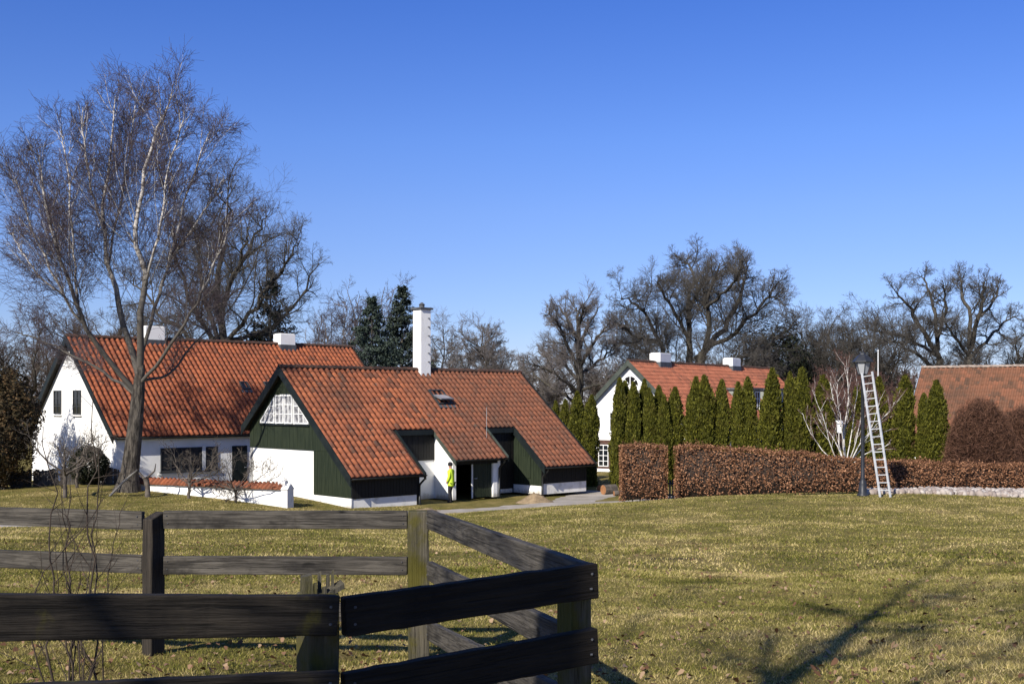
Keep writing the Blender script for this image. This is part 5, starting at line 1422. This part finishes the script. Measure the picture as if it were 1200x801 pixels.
small_tree('apple_tree', 91, 574, 48.5, 3.0, 0.09, 'slender bare tree right behind the forked apple tree at the gable', 72, 6, 1.5, 0.4)
small_tree('apple_tree', 222, 580, 46.2, 2.6, 0.08, 'small bare apple tree in front of the dark window of the left house', 73, 7, 1.7, 0.32)
small_tree('apple_tree', 276, 586, 45.4, 2.3, 0.06, 'low spreading bare apple tree by the garden wall before the dark door', 74, 8, 2.0, 0.25)
small_tree('bare_shrub', 265, 586, 45.2, 0.9, 0.02, 'knee high bare shrub at the garden wall', 75, 9, 0.7, 0.1)

# saplings between the two fence runs
for k, (px, hgt, D, lab) in enumerate([(57, 1.55, 6.9, 'leftmost thin bare sapling behind the near rail'), (77, 1.25, 7.1, 'short bare sapling second from left behind the near rail'), (96, 1.75, 7.0, 'tallest thin bare sapling, upright in the middle of its clump'), (119, 1.5, 7.2, 'bare sapling at the right end of the clump, beside the dark post'), (90, 0.9, 6.6, 'lowest twiggy sapling of the clump behind the near rail')]):
    hgt *= 1.12; p = P(px, 700, D); p.z = Hs(p.x, p.y); g = np.random.default_rng(80 + k)
    lim = [[(0, 0, -0.1), (g.normal(0, 0.03), 0, hgt * 0.5), (g.normal(0, 0.05), g.normal(0, 0.05), hgt)], [(0.02, 0, -0.05), (g.normal(0, 0.06), g.normal(0, 0.05), hgt * 0.4), (g.normal(0, 0.13), g.normal(0, 0.05), hgt * 0.75)]]
    add_tree('sapling', p, lab, lim, [(0.0085, 0.0025), (0.006, 0.002)], [
        dict(n=8, t0=0.12, t1=0.95, ang=(0.4, 0.9), lenf=0.30, K=5, wig=0.12, up=0.08, rmax=0.004, sides=4, coarse=True),
        dict(n=4, t0=0.2, t1=0.98, ang=(0.4, 0.9), lenf=0.45, K=4, wig=0.15, up=0.05, rmax=0.0025, sides=3)], 80 + k, M['sapling'], M['sapling'], 'thin saplings at the fence', 'sapling')

# white stemmed birch by the lamp
wb = P(990, 548, 50.5); wb.z = Hs(wb.x, wb.y)
WLn = [
 [(991, 556, 0), (990, 530, 0), (989, 505, 0), (994, 470, 0), (993, 440, 0), (990, 420, 0)],
 [(990, 545, 0), (983, 520, 0.3), (983, 490, 0.5), (975, 460, 0.7), (972, 440, 0.8)],
 [(989, 548, 0), (976, 530, -0.3), (968, 500, -0.5), (957, 470, -0.7), (952, 452, -0.8)],
 [(988, 550, 0), (967, 531, 0.3), (952, 510, 0.5), (943, 492, 0.6), (938, 478, 0.7)],
 [(992, 548, 0), (1001, 525, -0.3), (1008, 495, -0.5), (1015, 465, -0.7), (1018, 450, -0.8)],
 [(993, 548, 0), (1008, 520, 0.3), (1025, 500, 0.5), (1042, 483, 0.6), (1052, 462, 0.7)],
 [(993, 550, 0), (1012, 533, -0.2), (1032, 525, -0.3), (1052, 515, -0.4)],
 [(990, 540, 0), (986, 500, -0.6), (981, 465, -1.0), (983, 430, -1.2)],
 [(992, 540, 0), (999, 500, 0.6), (1004, 460, 1.0), (1003, 430, 1.2)],
 [(990, 545, 0), (978, 515, 0.8), (962, 495, 1.2), (955, 480, 1.4)],
 [(993, 545, 0), (1015, 515, 0.8), (1028, 480, 1.2), (1034, 455, 1.4)],
]
add_tree('white_birch', wb, 'multi stemmed birch with chalk white stems fanning out behind the lamp post', limbs_px(wb, 50.5, WLn),
    [(0.050, 0.012)] + [(0.027, 0.009)] * 10,
    [dict(n=10, t0=0.25, t1=0.98, ang=(0.3, 0.7), lenf=0.42, K=6, wig=0.1, up=0.08, rmax=0.013, rmin=0.009, sides=4, coarse=True),
     dict(n=10, t0=0.2, t1=1.0, ang=(0.3, 0.8), lenf=0.5, K=4, wig=0.12, up=0.08, rmax=0.009, rmin=0.008, sides=3, tip=0.6),
     dict(n=7, t0=0.2, t1=1.0, ang=(0.3, 0.8), lenf=0.6, K=3, wig=0.12, up=0.08, rmax=0.007, rmin=0.007, sides=3, tip=0.6)], 91, M['whitebirch'], M['redtwig'], 'bare trees around the houses', jit=0.004)
bx_ = P(984, 507, 50.2)
NB = empty('nest_box', (bx_.x, bx_.y, bx_.z), 0, 'small white nest box hanging among the white birch stems', 'nest box')
MB().box(-0.10, 0.10, -0.09, 0.09, 0, 0.42).build('box', M['white2'], NB, bevel=0.01)
MB().prism([(-0.14, -0.14, 0.42), (0.14, -0.14, 0.42), (0.14, 0.12, 0.52), (-0.14, 0.12, 0.52)], (0, 0, 0.03)).build('lid', M['plinth'], NB)
MB().tube([(0, -0.088, 0.3), (0, -0.096, 0.3)], 0.025, 8).build('entrance_hole', M['black'], NB)

# background broadleaf trees
def bg_tree(name, px, top, wpx, D, r, label, seed, n=9, central=True, fork=0.3, upf=0.5, wood='bark', twig='twig', nn=(13, 9, 7, 5), tw=0.018, s=1.0, base=None):
    p = P(px, top, D); z0 = Hs(p.x, p.y) if base is None else base; h = p.z - z0
    g = np.random.default_rng(seed)
    lim, rad = auto_limbs(g, h, wpx / FPX * D, n, r, fork, central=central, upf=upf)
    return add_tree(name, (p.x, p.y, z0), label, lim, rad, BROAD(s, nn, tw), seed, M[wood], M[twig])

# oak behind the left house, seen right of the birch
ok = P(255, 420, 84); ok.z = Hs(ok.x, ok.y)
OK1 = [
 [(255, 560, 0), (254, 470, 0), (256, 400, 0), (262, 350, 0), (258, 300, 0.5), (265, 250, 0.8), (262, 228, 1)],
 [(256, 410, 0), (285, 380, -1), (312, 340, -2), (340, 300, -3), (360, 268, -3.5)],
 [(257, 400, 0), (300, 392, 2), (335, 370, 3), (362, 330, 4), (378, 300, 4.5)],
 [(260, 360, 0), (282, 310, 2), (305, 270, 3), (318, 240, 4)],
 [(255, 405, 0), (232, 370, -2), (215, 330, -3), (205, 285, -4), (200, 250, -5)],
 [(255, 420, 0), (222, 395, 2), (190, 370, 4), (165, 340, 5), (150, 315, 6)],
 [(258, 380, 0), (272, 330, -3), (288, 285, -5), (296, 250, -6)],
 [(255, 430, 0), (215, 420, -2), (170, 400, -4), (140, 385, -5)],
 [(256, 400, 0), (240, 340, 4), (232, 290, 6), (236, 245, 8)],
]
add_tree('oak', ok, 'wide bare oak behind the left house roof, right of the big birch', limbs_px(ok, 84, OK1), [(0.42, 0.05)] + [(0.19, 0.035)] * 8, BROAD(0.95, (16, 11, 8, 5), 0.017), 101, M['bark'], M['twig'])
# lower trees left behind the birch
bg_tree('wood_tree', 25, 330, 85, 92, 0.35, 'bare tree at the left edge behind the white gable', 102, 9, False, 0.35, twig='twig3')
bg_tree('wood_tree', 105, 320, 85, 100, 0.35, 'bare tree behind the gable top, half hidden by the birch', 103, 9, False, 0.35, twig='twig3')
# thin distant birches
bg_tree('birch', 408, 322, 42, 108, 0.22, 'thin purple grey birch left of the blue spruces', 104, 12, True, 0.2, 0.75, 'twig2', 'bt', (10, 7, 6, 3), 0.02)
bg_tree('birch', 447, 315, 44, 112, 0.22, 'thin purple grey birch rising behind the blue spruces', 105, 12, True, 0.2, 0.75, 'twig2', 'bt', (10, 7, 6, 3), 0.02)
bg_tree('birch', 378, 352, 30, 118, 0.2, 'faint distant birch between the oak and the spruces', 106, 10, True, 0.2, 0.75, 'twig2', 'bt', (9, 6, 5, 3), 0.018)
bg_tree('wood_tree', 520, 365, 38, 112, 0.28, 'bare tree directly behind the tall white chimney', 107, 10, True, 0.3, twig='twig2')
bg_tree('round_tree', 567, 362, 52, 108, 0.3, 'round crowned bare tree right of the tall white chimney', 108, 20, True, 0.26, 0.55, twig='twig2', nn=(13, 9, 7, 5))
as_ = P(681, 480, 96); as_.z = Hs(as_.x, as_.y)
OK5 = [
 [(682, 545, 0), (681, 460, 0), (678, 400, 0), (677, 360, 0), (674, 333, 0)],
 [(679, 430, 0), (667, 395, -1), (656, 372, -2), (646, 355, -3), (634, 352, -4)],
 [(678, 395, 0), (668, 365, 1), (656, 345, 2), (650, 338, 2)],
 [(679, 400, 0), (688, 370, 1), (698, 352, 2), (704, 340, 2)],
 [(680, 420, 0), (694, 392, -2), (708, 372, -3), (716, 352, -3)],
 [(680, 440, 0), (660, 418, 2), (640, 408, 3), (622, 398, 4)],
 [(681, 455, 0), (650, 428, -2), (628, 418, -3), (606, 412, -4)],
 [(682, 470, 0), (652, 450, 1), (625, 430, 2), (600, 414, 3)],
 [(681, 430, 0), (700, 415, 2), (716, 398, 3), (726, 384, 3)],
 [(681, 450, 0), (702, 442, -2), (720, 430, -4), (730, 420, -4)],
 [(677, 372, 0), (683, 350, -2), (688, 338, -3)],
 [(681, 462, 0), (664, 440, 4), (655, 415, 6), (650, 395, 7)],
]
add_tree('ash_tree', as_, 'bare tree with a straight trunk between cottage and villa', limbs_px(as_, 96, OK5, zs=0.92), [(0.42, 0.05)] + [(0.15, 0.03)] * 11, BROAD(0.85, (14, 10, 8, 5), 0.017), 109, M['bark'], M['twig2'])
bg_tree('wood_tree', 622, 400, 45, 112, 0.28, 'low bare tree above the right end of the cottage ridge', 110, 10, False, 0.3, twig='twig2')
bg_tree('wood_tree', 715, 395, 45, 116, 0.28, 'low bare tree left of the great oak behind the villa gable', 111, 10, False, 0.3, twig='twig3')
# great oak behind the villa
go = P(812, 425, 104); go.z = Hs(go.x, go.y)
OK2 = [
 [(815, 545, 0), (814, 470, 0), (818, 420, 0), (826, 385, 0)],
 [(812, 470, 0), (786, 420, -1), (772, 385, -2), (756, 350, -3), (738, 330, -4), (722, 322, -5)],
 [(808, 440, 0), (806, 390, 2), (806, 350, 3), (812, 310, 4), (806, 285, 5), (800, 272, 6)],
 [(822, 410, 0), (832, 370, -2), (828, 330, -3), (840, 300, -4), (846, 272, -5)],
 [(824, 400, 0), (848, 368, 2), (866, 330, 4), (874, 300, 5), (880, 278, 6)],
 [(826, 395, 0), (862, 372, -3), (890, 345, -5), (906, 320, -6), (912, 300, -7)],
 [(820, 425, 0), (868, 408, 2), (898, 390, 4), (922, 372, 5), (934, 352, 6)],
 [(812, 440, 0), (778, 410, 3), (750, 396, 5), (726, 385, 7), (712, 372, 8)],
 [(806, 380, 2), (786, 340, 0), (772, 312, -2), (768, 290, -3)],
 [(806, 350, 3), (820, 318, 1), (830, 295, 0), (828, 275, -1)],
 [(772, 385, -2), (748, 378, -6), (728, 366, -8), (715, 352, -9)],
 [(828, 340, -3), (852, 318, -7), (866, 296, -9), (870, 284, -10)],
 [(815, 450, 0), (850, 430, -4), (885, 418, -7), (912, 405, -9)],
 [(812, 455, 0), (770, 440, -4), (738, 428, -7), (720, 420, -9)],
]
add_tree('oak', go, 'great spreading bare oak with dark twisting limbs behind the villa roof', limbs_px(go, 104, OK2, zs=0.90), [(0.80, 0.38), (0.27, 0.04), (0.34, 0.04), (0.31, 0.04), (0.31, 0.04), (0.23, 0.03), (0.22, 0.03), (0.21, 0.03), (0.18, 0.035), (0.17, 0.035), (0.17, 0.035), (0.16, 0.035), (0.19, 0.035), (0.19, 0.035)],
         BROAD(0.85, (20, 12, 8, 6), 0.019), 112, M['bark'], M['twig'])
bg_tree('wood_tree', 940, 348, 55, 122, 0.35, 'bare tree right of the great oak', 113, 9, False, 0.45, twig='twig')
bg_tree('wood_tree', 985, 330, 60, 116, 0.4, 'bare tree behind the lantern of the lamp post', 114, 10, False, 0.38, twig='twig')
bg_tree('wood_tree', 1015, 322, 50, 124, 0.4, 'tall bare tree just right of the lantern', 115, 10, False, 0.4, twig='twig')
o3 = P(1104, 430, 106); o3.z = Hs(o3.x, o3.y)
OK3 = [
 [(1106, 545, 0), (1105, 470, 0), (1103, 430, 0), (1098, 400, 0)],
 [(1100, 410, 0), (1084, 382, -1), (1068, 355, -2), (1054, 335, -3), (1044, 320, -4)],
 [(1099, 402, 0), (1097, 365, 1), (1092, 335, 2), (1082, 315, 3), (1078, 306, 3)],
 [(1102, 412, 0), (1062, 388, 3), (1030, 380, 4), (1004, 372, 5)],
 [(1098, 390, 0), (1108, 355, -3), (1106, 330, -4), (1104, 312, -5)],
 [(1103, 430, 0), (1072, 408, -3), (1045, 392, -5), (1022, 395, -6)],
]
add_tree('oak', o3, 'bare oak with limbs sweeping left at the left end of the barn roof', limbs_px(o3, 106, OK3, zs=0.94), [(0.50, 0.32), (0.25, 0.03), (0.23, 0.03), (0.19, 0.03), (0.18, 0.03), (0.19, 0.03)], BROAD(0.8, (14, 10, 8, 5), 0.018), 116, M['bark'], M['twig'])
o4 = P(1132, 430, 104); o4.z = Hs(o4.x, o4.y)
OK4 = [
 [(1128, 545, 0), (1130, 460, 0), (1136, 425, 0), (1138, 395, 0)],
 [(1137, 405, 0), (1134, 360, 1), (1128, 335, 2), (1126, 318, 3), (1122, 308, 3)],
 [(1138, 400, 0), (1150, 350, -2), (1152, 325, -3), (1156, 306, -4)],
 [(1137, 412, 0), (1160, 384, 2), (1182, 365, 4), (1205, 350, 5)],
 [(1136, 410, 0), (1118, 385, -2), (1110, 372, -3), (1102, 360, -4)],
 [(1150, 360, -2), (1166, 338, 0), (1170, 322, 1), (1168, 310, 2)],
]
add_tree('oak', o4, 'bare oak with upright twisting limbs above the middle of the barn roof', limbs_px(o4, 104, OK4, zs=0.94), [(0.46, 0.30), (0.23, 0.03), (0.24, 0.03), (0.19, 0.03), (0.17, 0.03), (0.13, 0.03)], BROAD(0.8, (14, 10, 8, 5), 0.018), 117, M['bark'], M['twig'])
bg_tree('wood_tree', 1182, 345, 50, 112, 0.36, 'bare tree at the right edge above the barn roof', 118, 9, False, 0.4, twig='twig')

# conifers
def conifer(name, px, top, wpx, D, label, seed, mat, layers=26, per=9, droop=0.35):
    p = P(px, top, D); z0 = Hs(p.x, p.y); h = p.z - z0; W = wpx / FPX * D
    g = np.random.default_rng(seed)
    root = empty(name, (p.x, p.y, z0), 0, label, 'conifer', 'conifers behind the roofs')
    MB().tube([(0, 0, -0.2), (0, 0, h * 0.98)], [0.02 * h, 0.01], 8).build('trunk', M['bark'], root)
    n = layers * per
    t = 0.10 + 0.88 * (np.repeat(np.arange(layers), per) + g.random(n) * 0.9) / layers
    az = g.random(n) * 2 * np.pi; L = W * (1 - t) * g.uniform(0.6, 1.12, n) + 0.12
    s = np.stack([np.zeros(n), np.zeros(n), t * h], 1)
    d = np.stack([np.cos(az), np.sin(az), np.full(n, 0.10) - droop * (1 - t)], 1)
    Pp = grow(g, s, d, L, 6, 0.05, 0.05); Rr = np.outer(np.maximum(0.015, L * 0.012), np.linspace(1, 0.3, 6))
    sp_, sr_ = sprout(g, Pp, Rr, 9, 0.15, 1.0, (0.6, 1.1), 0.36, 4, 0.1, -0.06, 0.02, flat=0.6)
    # needle sprays: flat blades along branchlets
    allP = np.concatenate([sp_[:, 1:].reshape(-1, 3), Pp[:, 2:].reshape(-1, 3)])
    c = np.repeat(allP, 4, 0) + g.normal(0, 0.075, (len(allP) * 4, 3)) * (D / 80)
    c[:, 2] -= np.abs(g.normal(0, 0.06, len(c)))
    V, F = leaf_quads(g, c, np.tile([0, 0, 1.0], (len(c), 1)), np.full(len(c), 0.095 * D / 80), 0.9)
    np_obj('crown', V, F, mat, root)
    return root
conifer('fir', 317, 310, 85, 88, 'dark green fir standing left of the white house chimney', 121, M['fir'])
conifer('spruce', 436, 344, 92, 78, 'blue grey spruce, left one of the two behind the cottage ridge', 122, M['spruce'], 28, 11)
conifer('spruce', 471, 331, 84, 84, 'darker taller spruce, right one of the two beside the white chimney', 123, M['spruce2'], 28, 11)
# dark evergreen mass right of the great oak
p = P(905, 470, 112); leaf_ball('dark_yew', (p.x, p.y, Hs(p.x, p.y)), 4.0, 3.5, 6.3, 16000, 0.18, M['ivy'], 'dark evergreen yew right of the great oak behind the villa chimney', 54, 'tree', 0.16)

# white slim pole behind the evergreens
p = P(1029, 442, 66); z0 = Hs(p.x, p.y); zt = P(1028, 412, 66).z - z0
FP = empty('flag_pole', (p.x, p.y, z0), 0, 'slim white pole rising between two evergreens right of the lantern', 'pole')
MB().tube([(0, 0, 0), (0, 0, zt)], [0.04, 0.03], 8).build('shaft', M['whitepole'], FP); MB().lathe([(0.02, zt), (0.045, zt + 0.03), (0.045, zt + 0.07), (0.01, zt + 0.13)], 8).build('knob', M['whitepole'], FP)

# far wood: low brushy trees as one mass, on both sides
def far_wood(n, seed):
    g = np.random.default_rng(seed); parts = []
    for i in range(n):
        px = g.uniform(-120, 1320) if g.random() < 0.75 else g.uniform(840, 1080); D = g.uniform(125, 200)
        x = (px - CX) / FPX * D; z0 = Hs(x, D)
        top = g.uniform(398, 440) if px < 850 else g.uniform(385, 425)
        hh = CAMZ + (HY - top) / FPX * D - z0
        lim, rad = auto_limbs(g, hh, g.uniform(2.2, 4.2), 9, 0.16, 0.22, central=False)
        (wv, wf), (fv, ff) = tree_meshes(g, lim, rad, [dict(n=9, t0=0.1, t1=1, ang=(0.4, 0.9), lenf=0.45, K=4, wig=0.15, up=0.06, rmax=0.08, rmin=0.05, sides=3, coarse=True),
                                      dict(n=8, t0=0.1, t1=1, ang=(0.4, 0.9), lenf=0.5, K=3, wig=0.15, up=0.05, rmax=0.04, rmin=0.03, sides=3, tip=0.6),
                                      dict(n=4, t0=0.1, t1=1, ang=(0.4, 0.9), lenf=0.6, K=2, wig=0.1, up=0.05, rmax=0.022, rmin=0.02, sides=3, tip=0.7)], 6)
        o = np.array([x, D, z0])
        parts += [(wv + o, wf), (fv + o, ff)]
    V, F = merge(parts)
    return np_obj('far_wood', V, F, M['twig3'])
tag(far_wood(150, 131), 'brown bare far wood filling the horizon behind the houses', 'wood', kind='stuff')
# nearer brush behind the right evergreens
k = 0
for px, top, D, w, lab in ((955, 402, 88, 45, 'brushy brown young tree left of the lantern'), (1000, 398, 92, 45, 'brushy brown young tree directly behind the lantern'), (1045, 408, 88, 42, 'brushy brown young tree right of the white pole'), (915, 415, 98, 38, 'brushy brown young tree above the right end of the villa roof')):
    bg_tree('young_tree', px, top, w, D, 0.16, lab, 140 + k, 12, False, 0.2, twig='redtwig', wood='bark', nn=(10, 8, 6, 4), tw=0.018); k += 1

# trees behind the photographer that throw the foreground shade
stb = Vector((-4.65, -3.4, Hs(-4.65, -3.4)))
sl = [[(0, 0, -0.3), (0.01, 0, 2.5), (0.0, 0.0, 5), (0.0, 0.0, 7.6)],
      [(0.03, -0.02, 7.2), (0.02, 0.0, 9.0), (-0.12, 0.06, 10.6), (-0.37, 0.21, 12.2), (-0.6, 0.4, 17)],
      [(0.1, 0, 7.2), (0.9, -0.4, 9.0), (1.6, -0.2, 11.0), (2.2, 0.3, 14)],
      [(-0.1, 0.05, 7.3), (-1.3, 0.6, 8.8), (-2.6, 0.6, 11.5), (-3.3, 0.2, 14)],
      [(-0.1, 0.1, 10.6), (0.6, 0.8, 12.2), (1.2, 1.8, 15)],
      [(0.1, 0.1, 7.4), (0.8, 1.6, 8.4), (2.6, 2.6, 9.6), (4.4, 3.2, 11.2)]]
add_tree('roadside_tree', stb, 'thick bare roadside tree standing behind the viewpoint', sl, [(0.40, 0.285), (0.135, 0.03), (0.04, 0.012), (0.028, 0.010), (0.04, 0.012), (0.04, 0.012)], BROAD(0.6, (8, 6, 5, 3), 0.010), 151, M['bark'], M['twig'], jit=0.0015)

# ------------------------------------------------------------------ light, sky, camera
SUN_AZ, SUN_EL = R(210), R(34)
world = bpy.data.worlds.new('World'); scene.world = world; world.use_nodes = True
nt = world.node_tree
sky = nt.nodes.new('ShaderNodeTexSky'); sky.sky_type = 'NISHITA'; sky.sun_disc = False
sky.sun_elevation = SUN_EL; sky.sun_rotation = SUN_AZ; sky.altitude = 50; sky.air_density = 1.0; sky.dust_density = 0.0; sky.ozone_density = 3.0
bg = nt.nodes['Background']; bg.inputs['Strength'].default_value = 0.1115
tcw = nt.nodes.new('ShaderNodeTexCoord'); sx = nt.nodes.new('ShaderNodeSeparateXYZ'); nt.links.new(tcw.outputs['Generated'], sx.inputs[0])
crw = nt.nodes.new('ShaderNodeValToRGB'); ew = crw.color_ramp.elements      # bluer than the model sky; unseen zenith tinted less blue to cut blue fill
for i, (p_, c_) in enumerate([(0.0, (0.62, 0.70, 1.12)), (0.114, (0.665, 0.744, 1.14)), (0.163, (0.67, 0.775, 1.21)), (0.221, (0.61, 0.784, 1.31)), (0.33, (0.44, 0.686, 1.35)), (0.6, (0.60, 0.74, 1.15))]):
    el = ew[i] if i < 2 else ew.new(p_)
    el.position = p_; el.color = (c_[0] / 1.4, c_[1] / 1.4, c_[2] / 1.4, 1)
nt.links.new(sx.outputs['Z'], crw.inputs['Fac'])
mw = nt.nodes.new('ShaderNodeMix'); mw.data_type = 'RGBA'; mw.blend_type = 'MULTIPLY'; mw.inputs[0].default_value = 1.0; mw.clamp_result = False
nt.links.new(sky.outputs[0], mw.inputs[6]); nt.links.new(crw.outputs['Color'], mw.inputs[7])
nt.links.new(mw.outputs[2], bg.inputs['Color'])
sd = bpy.data.lights.new('sun', 'SUN'); sd.energy = 5.0; sd.angle = R(0.5); sd.color = (1.0, 0.94, 0.84)
so = bpy.data.objects.new('sun', sd); COL.objects.link(so)
sdir = Vector((math.sin(SUN_AZ) * math.cos(SUN_EL), math.cos(SUN_AZ) * math.cos(SUN_EL), math.sin(SUN_EL)))
so.rotation_euler = (-sdir).to_track_quat('-Z', 'Y').to_euler(); so.location = sdir * 60

cam = bpy.data.cameras.new('camera'); co = bpy.data.objects.new('camera', cam); COL.objects.link(co)
co.location = (0, 0, CAMZ); co.rotation_euler = (R(90), 0, 0)
cam.sensor_width = 36; cam.lens = 40; cam.shift_y = (HY - 400.5) / 1200.0
cam.clip_start = 0.05; cam.clip_end = 4000
scene.camera = co
scene.view_settings.view_transform = 'Standard'; scene.view_settings.look = 'None'
scene.view_settings.exposure = 0.44; scene.view_settings.gamma = 1.0
scene.cycles.max_bounces = 5; scene.cycles.diffuse_bounces = 3; scene.cycles.glossy_bounces = 2
